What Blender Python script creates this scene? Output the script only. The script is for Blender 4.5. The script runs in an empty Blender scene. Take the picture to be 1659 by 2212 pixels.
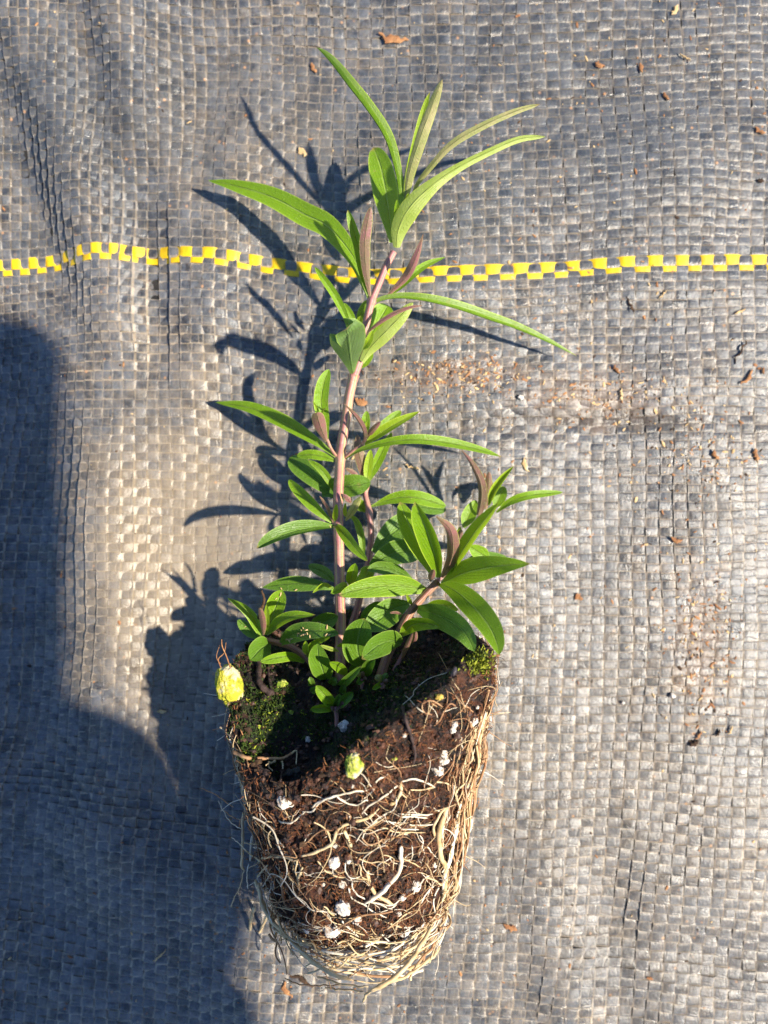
import bpy, math, random
import numpy as np
from mathutils import Vector, noise
from mathutils.bvhtree import BVHTree

R = math.radians
random.seed(7)
rng = np.random.default_rng(7)
S = bpy.context.scene
COL = S.collection

# ------------------------------------------------------------------ camera, world, sun, exposure
H = 138.0                      # camera height in mm
PX = 0.086                     # mm per pixel (1659 wide) on the ground
cam = bpy.data.cameras.new('camera')
cam.sensor_fit = 'VERTICAL'; cam.sensor_height = 36
cam.lens = 36 * H / (2212 * PX)
cam.clip_start = 0.002; cam.clip_end = 50
cam.dof.use_dof = True; cam.dof.focus_distance = 0.117; cam.dof.aperture_fstop = 16
co = bpy.data.objects.new('camera', cam); COL.objects.link(co)
co.location = (0, 0, H / 1000)
S.camera = co

SUN_EL, SUN_AZ = 48.0, -10.0   # azimuth measured from +x, counter-clockwise
sd = Vector((math.cos(R(SUN_EL)) * math.cos(R(SUN_AZ)), math.cos(R(SUN_EL)) * math.sin(R(SUN_AZ)), math.sin(R(SUN_EL))))
W = bpy.data.worlds.new('World'); S.world = W; W.use_nodes = True
nt = W.node_tree; bg = nt.nodes['Background']
sky = nt.nodes.new('ShaderNodeTexSky'); sky.sky_type = 'NISHITA'; sky.sun_disc = False
sky.ozone_density = 7.0; sky.dust_density = .3; sky.sun_elevation = R(SUN_EL); sky.sun_rotation = R(90 - SUN_AZ)
nt.links.new(sky.outputs[0], bg.inputs[0]); bg.inputs[1].default_value = 0.095
sl = bpy.data.lights.new('sun', 'SUN'); sl.energy = 5.0; sl.angle = R(1.2); sl.color = (1.0, 0.91, 0.76)
so = bpy.data.objects.new('sun', sl); COL.objects.link(so)
so.rotation_euler = sd.to_track_quat('Z', 'Y').to_euler()
S.view_settings.view_transform = 'Standard'; S.view_settings.look = 'None'
S.view_settings.exposure = 1.1; S.view_settings.gamma = 1
S.view_settings.use_curve_mapping = False
S.cycles.max_bounces = 8; S.cycles.use_denoising = True

# ------------------------------------------------------------------ coordinates
def at(u, v, z=0.0):
    """a point of the place (mm): photo position (1659-wide pixels) at height z above the fabric"""
    k = PX * (1 - z / H)
    return Vector(((u - 829.5) * k, (1106 - v) * k, z))
OFF = {'C1': (1200, 150), 'C2': (1200, 750), 'C3': (800, 1380), 'C4': (1200, 1400), 'C5': (900, 1900),
       'C6': (1500, 1750), 'C7': (800, 2200), 'C8': (1300, 2300), 'R1': (780, 2950), 'R2': (1200, 2950),
       'R3': (1000, 3200), 'S': (0, 0)}
def uv(c, x, y):
    if c == 'S': return x / 1.8228, y / 1.8228
    ox, oy = OFF[c]
    return (ox + x / 1.9988) / 1.8228, (oy + y / 1.9988) / 1.8228
def P(c, x, y, z=0.0): return at(*uv(c, x, y), z)
MMC = PX / 1.9988 / 1.8228     # mm per crop pixel on the ground

# ------------------------------------------------------------------ object helpers (all geometry in mm)
WORLD = {}
def put(o, parent, origin):
    pw = WORLD.get(parent.name, Vector((0, 0, 0))) if parent else Vector((0, 0, 0))
    if parent: o.parent = parent
    o.location = (origin - pw) / 1000
    COL.objects.link(o); WORLD[o.name] = origin.copy()
def tag(o, label=None, cat=None, group=None, kind=None):
    if label: o['label'] = label
    if cat: o['category'] = cat
    if group: o['group'] = group
    if kind: o['kind'] = kind
    return o
def empty(name, loc, label, cat, group=None):
    o = bpy.data.objects.new(name, None); o.empty_display_size = 0.005
    put(o, None, loc); return tag(o, label, cat, group)
def build(name, V, F, mats, parent=None, origin=None, uvs=None, smooth=True, midx=None, attr=None):
    V = np.asarray(V, dtype=np.float64).reshape(-1, 3)
    if origin is None: origin = WORLD[parent.name] if parent else Vector((0, 0, 0))
    me = bpy.data.meshes.new(name)
    V2 = (V - np.array(origin)) / 1000
    if isinstance(F, np.ndarray):
        n, k = F.shape
        me.vertices.add(len(V2)); me.vertices.foreach_set('co', V2.astype(np.float32).ravel())
        me.loops.add(n * k); me.loops.foreach_set('vertex_index', F.astype(np.int32).ravel())
        me.polygons.add(n); me.polygons.foreach_set('loop_start', (np.arange(n) * k).astype(np.int32))
        me.update(calc_edges=True)
    else:
        me.from_pydata(V2.tolist(), [], F)
    me.polygons.foreach_set('use_smooth', [smooth] * len(me.polygons))
    if not isinstance(mats, (list, tuple)): mats = [mats]
    for m in mats: me.materials.append(m)
    if midx is not None: me.polygons.foreach_set('material_index', midx)
    if uvs is not None:
        l = me.uv_layers.new(name='UVMap')
        vi = np.empty(len(me.loops), dtype=np.int32); me.loops.foreach_get('vertex_index', vi)
        l.data.foreach_set('uv', np.asarray(uvs, dtype=np.float32)[vi].ravel())
    if attr:
        for an, av in attr.items():
            a = me.attributes.new(an, 'FLOAT', 'POINT'); a.data.foreach_set('value', np.asarray(av, dtype=np.float32))
    me.update(); me.validate()
    o = bpy.data.objects.new(name, me); put(o, parent, Vector(origin)); return o

def spline(pts, n):
    """Catmull-Rom through rows of pts -> n samples (any dimension)"""
    p = np.array([list(q) for q in pts], dtype=float)
    if len(p) == 2: return np.array([p[0] + (p[1] - p[0]) * t for t in np.linspace(0, 1, n)])
    p = np.vstack([2 * p[0] - p[1], p, 2 * p[-1] - p[-2]])
    m = len(p) - 3; out = []
    for t in np.linspace(0, m, n):
        i = min(int(t), m - 1); f = t - i
        a, b, c, d = p[i], p[i + 1], p[i + 2], p[i + 3]
        out.append(0.5 * ((2 * b) + (-a + c) * f + (2 * a - 5 * b + 4 * c - d) * f * f + (-a + 3 * b - 3 * c + d) * f ** 3))
    return np.array(out)

def tube_data(path, rad, sides=8, ridge=0.0, base=0, cap=True):
    path = np.asarray(path, float); n = len(path)
    rad = np.ones(n) * rad if np.isscalar(rad) else np.asarray(rad, float)
    T = np.gradient(path, axis=0); T /= np.linalg.norm(T, axis=1)[:, None] + 1e-9
    ref = np.array([0, 0, 1.0])
    if abs(T[0] @ ref) > .9: ref = np.array([0, 1.0, 0])
    u = np.cross(T[0], ref); u /= np.linalg.norm(u)
    V, UV, F = [], [], []
    th = np.linspace(0, 2 * math.pi, sides, endpoint=False)
    for i in range(n):
        u = u - T[i] * (u @ T[i]); u /= np.linalg.norm(u) + 1e-9
        w = np.cross(T[i], u)
        r = rad[i] * (1 + ridge * np.cos(4 * th))
        V.append(path[i] + np.outer(np.cos(th) * r, u) + np.outer(np.sin(th) * r, w))
        UV += [(k / sides, i / (n - 1)) for k in range(sides)]
    V = np.vstack(V)
    for i in range(n - 1):
        for k in range(sides):
            k2 = (k + 1) % sides
            F.append((base + i * sides + k, base + i * sides + k2, base + (i + 1) * sides + k2, base + (i + 1) * sides + k))
    if cap:
        F.append(tuple(base + k for k in range(sides))[::-1])
        F.append(tuple(base + (n - 1) * sides + k for k in range(sides)))
    return V, F, UV
def tube(name, path, rad, mat, parent=None, sides=10, ridge=0.0, **kw):
    V, F, UV = tube_data(path, rad, sides, ridge)
    return build(name, V, F, mat, parent, origin=Vector(path[0]), uvs=UV, **kw)

# ------------------------------------------------------------------ materials
class N:
    def __init__(s, name, disp=False):
        s.m = bpy.data.materials.new(name); s.m.use_nodes = True; s.t = s.m.node_tree
        s.b = s.t.nodes['Principled BSDF']; s.out = s.t.nodes['Material Output']
    def n(s, typ, **kw):
        x = s.t.nodes.new(typ)
        for k, v in kw.items():
            if k.startswith('i_'):
                key = k[2:]; key = int(key) if key.isdigit() else key.replace('_', ' ')
                x.inputs[key].default_value = v
            else: setattr(x, k, v)
        return x
    def l(s, a, b): s.t.links.new(a, b); return b
    def obj(s):
        if not hasattr(s, '_o'): s._o = s.n('ShaderNodeTexCoord')
        return s._o.outputs['Object']
    def noise(s, scale, detail=4, rough=.6, vec=None, dist=0.0):
        x = s.n('ShaderNodeTexNoise', i_Scale=scale, i_Detail=detail, i_Roughness=rough, i_Distortion=dist)
        s.l(vec or s.obj(), x.inputs['Vector']); return x.outputs['Fac']
    def ramp(s, fac, stops, interp='LINEAR'):
        x = s.n('ShaderNodeValToRGB'); cr = x.color_ramp; cr.interpolation = interp
        while len(cr.elements) < len(stops): cr.elements.new(0.5)
        for e, (p, c) in zip(cr.elements, stops):
            e.position = p; e.color = (*c, 1) if len(c) == 3 else c
        s.l(fac, x.inputs[0]); return x.outputs[0]
    def mix(s, fac, a, b, mode='MIX'):
        x = s.n('ShaderNodeMix', data_type='RGBA', blend_type=mode)
        for v, i in ((fac, 0), (a, 6), (b, 7)):
            if isinstance(v, (int, float)): x.inputs[i].default_value = v
            elif isinstance(v, tuple): x.inputs[i].default_value = (*v, 1)
            else: s.l(v, x.inputs[i])
        return x.outputs[2]
    def math(s, op, a, b=0.0, clamp=False):
        x = s.n('ShaderNodeMath', operation=op, use_clamp=clamp)
        for v, i in ((a, 0), (b, 1)):
            if isinstance(v, (int, float)): x.inputs[i].default_value = v
            else: s.l(v, x.inputs[i])
        return x.outputs[0]
    def bump(s, h, strength, dist):
        x = s.n('ShaderNodeBump', i_Strength=strength, i_Distance=dist)
        s.l(h, x.inputs['Height']); s.l(x.outputs[0], s.b.inputs['Normal']); return x.outputs[0]
    def uvm(s):
        x = s.n('ShaderNodeUVMap'); y = s.n('ShaderNodeSeparateXYZ'); s.l(x.outputs[0], y.inputs[0]); return y.outputs[0], y.outputs[1]
    def col(s, c):
        if isinstance(c, tuple): s.b.inputs['Base Color'].default_value = (*c, 1)
        else: s.l(c, s.b.inputs['Base Color'])
    def set(s, **k):
        for a, v in k.items(): s.b.inputs[a.replace('_', ' ')].default_value = v

WHITE3 = (1, 1, 1); BLK = (0, 0, 0)
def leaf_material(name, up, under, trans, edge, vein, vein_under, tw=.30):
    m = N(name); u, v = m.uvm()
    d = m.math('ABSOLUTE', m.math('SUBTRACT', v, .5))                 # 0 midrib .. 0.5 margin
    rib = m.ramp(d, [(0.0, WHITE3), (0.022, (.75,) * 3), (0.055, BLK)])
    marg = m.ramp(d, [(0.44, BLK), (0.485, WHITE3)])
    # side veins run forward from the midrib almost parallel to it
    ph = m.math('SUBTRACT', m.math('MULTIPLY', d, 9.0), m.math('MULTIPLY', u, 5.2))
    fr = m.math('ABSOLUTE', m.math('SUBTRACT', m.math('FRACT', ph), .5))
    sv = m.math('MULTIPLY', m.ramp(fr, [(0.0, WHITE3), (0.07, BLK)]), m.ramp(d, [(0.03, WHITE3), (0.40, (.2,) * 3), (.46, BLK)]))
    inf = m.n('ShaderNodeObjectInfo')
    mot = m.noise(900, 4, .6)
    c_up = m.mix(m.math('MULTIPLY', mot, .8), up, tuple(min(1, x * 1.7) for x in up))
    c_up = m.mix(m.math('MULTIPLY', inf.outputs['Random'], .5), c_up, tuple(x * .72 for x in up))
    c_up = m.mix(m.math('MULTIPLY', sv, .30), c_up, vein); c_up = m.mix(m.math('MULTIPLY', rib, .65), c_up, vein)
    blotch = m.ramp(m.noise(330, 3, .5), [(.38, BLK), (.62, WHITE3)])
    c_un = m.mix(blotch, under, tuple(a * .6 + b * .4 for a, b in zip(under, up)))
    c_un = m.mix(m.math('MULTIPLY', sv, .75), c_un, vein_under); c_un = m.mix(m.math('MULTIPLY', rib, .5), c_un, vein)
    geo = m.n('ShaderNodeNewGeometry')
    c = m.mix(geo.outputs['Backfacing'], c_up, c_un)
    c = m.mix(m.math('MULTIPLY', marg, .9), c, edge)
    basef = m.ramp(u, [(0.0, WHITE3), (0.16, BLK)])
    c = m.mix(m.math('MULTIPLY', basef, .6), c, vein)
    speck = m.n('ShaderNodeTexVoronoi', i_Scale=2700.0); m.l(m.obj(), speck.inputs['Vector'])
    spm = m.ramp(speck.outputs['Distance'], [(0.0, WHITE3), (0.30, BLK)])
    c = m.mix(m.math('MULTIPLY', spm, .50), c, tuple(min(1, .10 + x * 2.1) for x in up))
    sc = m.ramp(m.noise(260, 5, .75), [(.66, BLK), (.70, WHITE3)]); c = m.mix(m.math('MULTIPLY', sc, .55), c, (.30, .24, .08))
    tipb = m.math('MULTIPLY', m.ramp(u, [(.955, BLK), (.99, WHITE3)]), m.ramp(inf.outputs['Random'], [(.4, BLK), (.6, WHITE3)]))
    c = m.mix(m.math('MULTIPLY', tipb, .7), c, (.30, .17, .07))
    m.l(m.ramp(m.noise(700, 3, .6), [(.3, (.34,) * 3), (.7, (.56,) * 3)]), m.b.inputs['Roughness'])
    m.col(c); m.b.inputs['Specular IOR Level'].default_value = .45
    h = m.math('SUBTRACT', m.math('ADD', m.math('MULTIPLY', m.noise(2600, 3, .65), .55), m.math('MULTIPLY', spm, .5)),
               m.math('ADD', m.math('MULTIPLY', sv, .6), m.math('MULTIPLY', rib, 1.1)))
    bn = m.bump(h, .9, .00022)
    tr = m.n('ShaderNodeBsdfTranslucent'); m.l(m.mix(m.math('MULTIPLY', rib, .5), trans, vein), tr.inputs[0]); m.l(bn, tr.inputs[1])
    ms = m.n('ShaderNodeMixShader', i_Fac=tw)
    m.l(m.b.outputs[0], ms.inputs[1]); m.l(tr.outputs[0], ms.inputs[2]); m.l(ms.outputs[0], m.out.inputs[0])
    return m.m
LG = leaf_material('leaf_green', (.140, .255, .006), (.20, .30, .07), (.34, .56, .02), (.38, .50, .05), (.36, .50, .12), (.07, .12, .03))
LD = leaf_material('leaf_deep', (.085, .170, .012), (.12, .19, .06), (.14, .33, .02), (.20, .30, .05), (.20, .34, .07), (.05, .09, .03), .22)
LL = leaf_material('leaf_lime', (.24, .36, .010), (.40, .48, .12), (.42, .60, .03), (.50, .56, .07), (.50, .60, .16), (.17, .24, .05), .36)
LP = leaf_material('leaf_purple_back', (.09, .18, .03), (.32, .13, .135), (.34, .24, .08), (.36, .38, .08), (.42, .33, .18), (.12, .045, .035), .24)
LO = leaf_material('leaf_olive_back', (.12, .23, .015), (.42, .37, .17), (.46, .50, .06), (.42, .46, .08), (.44, .48, .20), (.13, .12, .04), .30)

def stem_material(name, a, b, g):
    m = N(name); u, v = m.uvm()
    w = m.math('ABSOLUTE', m.math('SUBTRACT', m.math('FRACT', m.math('MULTIPLY', u, 4)), .5))
    st = m.ramp(w, [(.04, WHITE3), (.20, BLK)])
    c = m.mix(m.ramp(m.noise(350, 4, .6), [(.35, BLK), (.65, WHITE3)]), a, b)
    c = m.mix(m.math('MULTIPLY', st, .75), c, g)
    c = m.mix(m.ramp(m.noise(1900, 2, .5), [(.62, BLK), (.75, (.5,) * 3)]), c, tuple(x * .55 for x in a))
    m.col(c); m.set(Roughness=.48); m.b.inputs['Subsurface Weight'].default_value = .08
    m.b.inputs['Subsurface Radius'].default_value = (.001, .0005, .0003); m.b.inputs['Subsurface Scale'].default_value = .6
    m.bump(m.math('ADD', m.noise(1500, 3, .6), m.math('MULTIPLY', st, -.8)), .4, .0002)
    return m.m
ST = stem_material('stem_pink', (.31, .115, .115), (.43, .23, .16), (.48, .38, .13))
STP = stem_material('stem_purple', (.33, .12, .13), (.37, .18, .15), (.38, .26, .14))
STB = stem_material('stem_brown', (.20, .075, .055), (.27, .125, .075), (.30, .20, .09))

def simple(name, c1, c2, scale, rough=.8, bump=.4, bd=.0003, detail=5, lo=.35, hi=.65, spec=.3, c3=None):
    m = N(name); f = m.noise(scale, detail, .65)
    c = m.ramp(f, [(lo, c1), (hi, c2)] + ([(min(.95, hi + .1), c3)] if c3 else []))
    m.col(c); m.set(Roughness=rough); m.b.inputs['Specular IOR Level'].default_value = spec
    m.bump(m.noise(scale * 2.3, detail, .7), bump, bd); return m.m
ROOTW = simple('root_white', (.55, .45, .31), (.78, .72, .60), 500, .5, .25, .0002)
ROOTC = simple('root_cream', (.42, .28, .13), (.66, .52, .31), 400, .5, .3, .0002)
ROOTT = simple('root_tan', (.24, .11, .05), (.44, .27, .14), 500, .6, .3, .0002)
PERL = simple('perlite_white', (.30, .20, .13), (.74, .68, .60), 600, .9, .9, .0006, lo=.34, hi=.50)
LUMPY = simple('lump_yellow', (.30, .34, .02), (.52, .45, .04), 330, .85, 1.0, .0010, lo=.36, hi=.50, c3=(.66, .58, .36))
LUMPG = simple('lump_lime', (.13, .21, .015), (.42, .44, .07), 380, .85, .8, .0008, lo=.40, hi=.50, c3=(.66, .58, .40))
CHAR = simple('charcoal', (.010, .010, .010), (.05, .05, .047), 900, .7, .9, .0006)
TWIG = simple('twig_dark', (.030, .018, .015), (.085, .052, .045), 700, .7, .8, .0005)
BARK = simple('bark_orange', (.20, .085, .035), (.42, .21, .09), 500, .85, .6, .0004)
BARKD = simple('bark_dark', (.020, .012, .008), (.085, .045, .022), 500, .85, .6, .0004)
STRAW = simple('straw', (.42, .27, .12), (.64, .46, .24), 500, .8, .4, .0003)
SEED = simple('seed_yellow', (.42, .27, .05), (.60, .44, .10), 500, .5, .3, .0002)
SHINY = simple('seed_black', (.02, .016, .02), (.06, .05, .06), 900, .35, .3, .0002)
MOSSD = simple('moss_dark', (.010, .022, .004), (.045, .075, .010), 500, .8, .5, .0003, c3=(.10, .12, .02))
MOSSG = simple('moss_green', (.012, .028, .004), (.055, .095, .010), 400, .8, .5, .0003)
MOSSY = simple('moss_yellow', (.12, .16, .010), (.34, .36, .03), 500, .8, .5, .0003)
FIB = simple('peat_fibre', (.075, .024, .011), (.27, .10, .038), 220, .7, .5, .0003, lo=.40, hi=.66)
FIBL = simple('peat_fibre_light', (.16, .06, .02), (.38, .18, .07), 220, .6, .5, .0003)
CRUMB = simple('peat_crumb', (.020, .009, .006), (.11, .044, .022), 200, .6, .8, .0004, spec=.5, c3=(.11, .045, .022))

def peat_material(name, moss):
    m = N(name)
    f = m.noise(260, 9, .72, dist=.6)
    c = m.ramp(f, [(.36, (.004, .0025, .002)), (.47, (.020, .010, .007)), (.55, (.125, .045, .022)), (.68, (.27, .11, .05))])
    if moss:
        mk = m.ramp(m.noise(120, 5, .6), [(.46, BLK), (.58, WHITE3)])
        c = m.mix(mk, m.mix(.6, c, (.008, .006, .004)), m.ramp(m.noise(900, 4, .6), [(.35, (.008, .014, .003)), (.65, (.05, .07, .012))]))
    m.col(c); m.set(Roughness=.55); m.b.inputs['Specular IOR Level'].default_value = .5
    m.bump(m.math('ADD', m.noise(700, 8, .75), m.math('MULTIPLY', m.noise(2400, 4, .7), .4)), 1.0, .0020)
    return m.m
PEAT = peat_material('peat_side', False); PEATM = peat_material('peat_mossy_top', True)

def fabric_material(name, base, light, dust_amt, dust=(.34, .26, .175), sheet=False):
    m = N(name)
    tone = m.n('ShaderNodeAttribute', attribute_name='tone').outputs['Fac']
    u, v = m.uvm()
    n1 = m.noise(55, 4, .6); n2 = m.noise(900, 6, .72)
    c = m.mix(tone, base, light)
    n2b = m.noise(330, 5, .7); c = m.mix(m.math('MULTIPLY', m.ramp(n2b, [(.45, BLK), (.66, WHITE3)]), .6), c, tuple(x * 1.5 for x in light))
    c = m.mix(m.math('MULTIPLY', m.ramp(n2, [(.4, BLK), (.62, WHITE3)]), .55), c, tuple(x * 1.75 for x in light))
    c = m.mix(m.ramp(m.noise(170, 4, .65), [(.38, (.60,) * 3), (.54, BLK)]), c, tuple(x * .42 for x in base))
    d = m.math('ABSOLUTE', m.math('SUBTRACT', v, .5))
    edge = m.ramp(d, [(.37, BLK), (.46, WHITE3)])
    eu = m.math('ABSOLUTE', m.math('SUBTRACT', m.math('FRACT', u), .5)); edge = m.math('MAXIMUM', edge, m.ramp(eu, [(.05, WHITE3), (.13, BLK)]))
    # the woven tapes are worn pale along their edges, unevenly
    worn = m.math('MULTIPLY', edge, m.ramp(m.noise(260, 5, .7), [(.36, BLK), (.58, WHITE3)]))
    c = m.mix(m.math('MULTIPLY', worn, .62), c, (.33, .29, .235))
    gr = m.ramp(m.noise(420, 5, .7), [(.44, BLK), (.60, WHITE3)])
    patch = m.ramp(n1, [(.30, (.25,) * 3), (.65, WHITE3)])
    def spot(u0, v0, su, sv_, lo=.0, nz=1.0, ns=130):
        # soft patch of colour on the cloth, ragged by noise; the smears are dirt
        mp = m.n('ShaderNodeMapping', vector_type='POINT'); m.l(m.obj(), mp.inputs[0])
        mp.inputs['Location'].default_value = (-(u0 - 829.5) / su, -(1106 - v0) / sv_, 0)
        mp.inputs['Scale'].default_value = (1000 / (su * PX), 1000 / (sv_ * PX), 0)
        gr_ = m.n('ShaderNodeVectorMath', operation='LENGTH'); m.l(mp.outputs[0], gr_.inputs[0])
        e = m.math('SUBTRACT', 1.0, m.math('MULTIPLY', gr_.outputs['Value'], .5), True)
        k_ = m.math('ADD', e, m.math('MULTIPLY', m.math('SUBTRACT', m.noise(ns, 6, .7), .5), nz))
        return m.math('MULTIPLY', m.ramp(k_, [(.42, BLK), (.85, WHITE3)]), m.ramp(e, [(0.0, BLK), (.3, WHITE3)]))
    f = m.math('MULTIPLY', m.math('MULTIPLY', m.math('ADD', m.math('MULTIPLY', edge, .45), m.math('MULTIPLY', gr, .30)), patch), dust_amt, True)
    c = m.mix(f, c, dust)
    ln = m.math('ABSOLUTE', m.math('SUBTRACT', m.math('FRACT', m.math('ADD', m.math('MULTIPLY', v, 3.0), m.math('MULTIPLY', m.noise(240, 2, .5), 1.3))), .5))
    lnr = m.ramp(ln, [(0.0, WHITE3), (.10, BLK)]); lng = m.math('MULTIPLY', lnr, m.ramp(m.noise(200, 3, .6), [(.42, BLK), (.60, WHITE3)]))
    c = m.mix(m.math('MULTIPLY', lng, .40), c, (.30, .24, .17))
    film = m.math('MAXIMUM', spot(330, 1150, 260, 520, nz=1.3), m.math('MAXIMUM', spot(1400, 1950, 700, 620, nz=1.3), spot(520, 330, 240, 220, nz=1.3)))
    c = m.mix(m.math('MULTIPLY', film, .15), c, (.27, .225, .165))  # pale tan tint over three broad areas of the cloth
    c = m.mix(m.math('MULTIPLY', spot(400, 1250, 260, 430, nz=1.0), .50), c, (.33, .255, .165))  # stronger, warmer tan tint left of the stem
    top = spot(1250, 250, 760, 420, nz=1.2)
    c = m.mix(m.math('MULTIPLY', top, .42), c, (.035, .042, .050)); c = m.mix(m.math('MULTIPLY', spot(150, 250, 330, 330, nz=1.4), .45), c, (.030, .036, .042))  # darker, bluer tint over the upper cloth
    smear = m.math('MAXIMUM', spot(980, 812, 170, 42, nz=1.6, ns=420), m.math('MAXIMUM', spot(1505, 1400, 60, 190, nz=1.7, ns=420), spot(1290, 870, 190, 60, nz=1.8, ns=420)))
    c = m.mix(m.math('MULTIPLY', smear, .30), c, (.25, .15, .085))
    c = m.mix(m.math('MULTIPLY', spot(1290, 905, 330, 26, nz=1.5, ns=300), .7), c, (.045, .034, .025))
    sp = m.n('ShaderNodeTexVoronoi', i_Scale=420.0); m.l(m.obj(), sp.inputs['Vector'])
    spf = m.math('MULTIPLY', m.ramp(sp.outputs['Distance'], [(.07, WHITE3), (.16, BLK)]), m.ramp(m.noise(160, 3, .6), [(.50, BLK), (.60, WHITE3)]))
    c = m.mix(m.math('MULTIPLY', spf, .8 * min(1, dust_amt)), c, (.46, .25, .12))
    m.col(c)
    m.l(m.ramp(m.noise(300, 4, .6), [(.3, (.20,) * 3), (.7, (.46,) * 3)]), m.b.inputs['Roughness'])
    m.b.inputs['Specular IOR Level'].default_value = .55
    m.bump(m.math('SUBTRACT', m.math('ADD', m.noise(1300, 6, .7), m.math('MULTIPLY', m.noise(330, 3, .6), .9)), m.math('MULTIPLY', lnr, .25)), .45, .00034)
    return m.m
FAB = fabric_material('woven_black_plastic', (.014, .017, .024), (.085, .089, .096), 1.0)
YEL = N('woven_yellow_plastic')
YEL.col(YEL.ramp(YEL.noise(500, 4, .6), [(.35, (.52, .32, .003)), (.60, (.72, .47, .004)), (.72, (.50, .35, .05))])); YEL.set(Roughness=.45)
YEL.bump(YEL.noise(1200, 4, .6), .3, .0002); YEL = YEL.m
# far sheet of the same cloth: checker weave as bump
mm = N('woven_plastic_sheet')
chk = mm.n('ShaderNodeTexChecker', i_Scale=1.0); mp = mm.n('ShaderNodeMapping'); mp.inputs['Scale'].default_value = (400, 540, 1)
mm.l(mm.obj(), mp.inputs[0]); mm.l(mp.outputs[0], chk.inputs[0]); chk.inputs[1].default_value = (1, 1, 1, 1); chk.inputs[2].default_value = (0, 0, 0, 1)
mm.col(mm.ramp(mm.noise(60, 8, .7), [(.35, (.06, .063, .068)), (.65, (.13, .12, .115))])); mm.set(Roughness=.5)
mm.bump(chk.outputs['Fac'], .6, .0004); SHEET = mm.m
UNDER = simple('dark_underside', (.008, .008, .009), (.03, .026, .022), 200, .8, .5, .0005)

# ------------------------------------------------------------------ the woven ground cloth
def sm(a, b, x): t = np.clip((x - a) / (b - a), 0, 1); return t * t * (3 - 2 * t)
WAVES = [(.22, .11, .03, 0.3), (.30, -.02, .09, 1.7), (.16, .17, -.08, 4.0), (.12, -.21, .20, 2.2), (.10, .33, .12, .7)]
BUMPS = [  # display px centre, sigma, height mm, angle
    (300, 250, 60, 520, 1.3, 12), (420, 300, 110, 330, -1.6, -14), (560, 120, 150, 130, -1.1, 10), (120, 300, 60, 420, 1.1, 22),
    (90, 900, 130, 300, -1.6, 8), (215, 900, 60, 520, 1.5, 4), (640, 940, 150, 90, -1.0, 0), (1250, 905, 420, 26, -.8, 4), (1250, 840, 420, 60, .7, 4),
    (1150, 1800, 60, 330, -1.1, 6), (1400, 1700, 180, 400, .6, 0), (250, 2050, 220, 40, -1.0, -24), (330, 1880, 260, 70, .9, -20),
    (1000, 120, 320, 60, -1.0, 0), (1300, 430, 260, 90, .8, 10), (1200, 240, 300, 50, -.9, 4), (660, 1650, 230, 300, 3.0, 0),
    (60, 380, 40, 380, -1.6, 20), (205, 180, 36, 300, -1.5, 14), (330, 560, 30, 260, -1.2, 2), (480, 520, 46, 240, 1.2, -8), (700, 260, 90, 300, -1.5, -20),
    (900, 640, 500, 40, 1.2, 3), (1000, 1000, 130, 420, 1.3, 6), (1330, 1150, 90, 500, -.45, 4), (1560, 1400, 110, 600, .7, 3), (1180, 1950, 40, 300, 1.0, 8), (1320, 1950, 50, 300, -1.0, 6),
    (60, 1500, 60, 600, -1.2, 0), (240, 1300, 90, 400, 1.3, 3), (430, 1250, 60, 360, -1.0, -6), (120, 1750, 260, 60, 1.3, -16), (450, 2120, 200, 36, 1.2, -20),
    (1500, 2060, 200, 40, -.8, -8), (1180, 2080, 140, 60, .7, 0), (560, 2110, 90, 120, .9, 30)]
def g(x, y):
    z = np.zeros_like(x, dtype=float)
    for a, kx, ky, p in WAVES: z = z + a * np.sin(kx * x + ky * y + p)
    for u, v, su, sv_, h, ang in BUMPS:
        cx, cy = (u - 829.5) * PX, (1106 - v) * PX
        ca, sa = math.cos(R(ang)), math.sin(R(ang)); dx, dy = x - cx, y - cy
        a = (dx * ca + dy * sa) / (su * PX); b = (-dx * sa + dy * ca) / (sv_ * PX)
        z = z + 1.35 * h * np.exp(-.5 * (a * a + b * b))
    return z * 1.0
XS = [-600, 0, 100, 200, 300, 400, 500, 560, 620, 700, 760, 850, 950, 1100, 1200, 1350, 1450, 1600, 2400]
YS = [604, 580, 562, 549, 546, 549, 555, 564, 576, 590, 600, 606, 602, 592, 585, 577, 572, 568, 566]
def rowY(yj, x):
    c = np.interp(x, XS, YS)
    # smooth the piecewise curve
    c = sum(np.interp(x + q, XS, YS) for q in (-96, -64, -32, 0, 32, 64, 96)) / 7 - 575
    out = yj + c * np.exp(-((yj - 575) / 430.0) ** 2)
    low = sm(1250, 2100, yj)
    out = out + low * ((x - 830) * .075 + .00010 * (x - 830) ** 2 * np.sign(830 - x) * -1 * .0 + np.where(x < 700, (x - 700) * .09, 0))
    return out + (3.5 * np.sin(x / 160.0 + yj / 210.0) + 2.5 * np.sin(x / 57.0 + yj / 90.)) * (1 - .7 * np.exp(-((yj - 575) / 90.0) ** 2))
def colX(x0, yj):
    x = np.where(x0 < 260, 260 - (260 - x0) * (1 - .24 * (1 - sm(700, 1300, yj))), x0)
    x = x - .07 * np.maximum(0, yj - 1350) - .02 * np.maximum(0, 700 - yj)
    return x + 4 * np.sin(yj / 190.0 + x0 / 240.0) + 2.0 * np.sin(yj / 61.0 + x0 / 40.)
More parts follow.
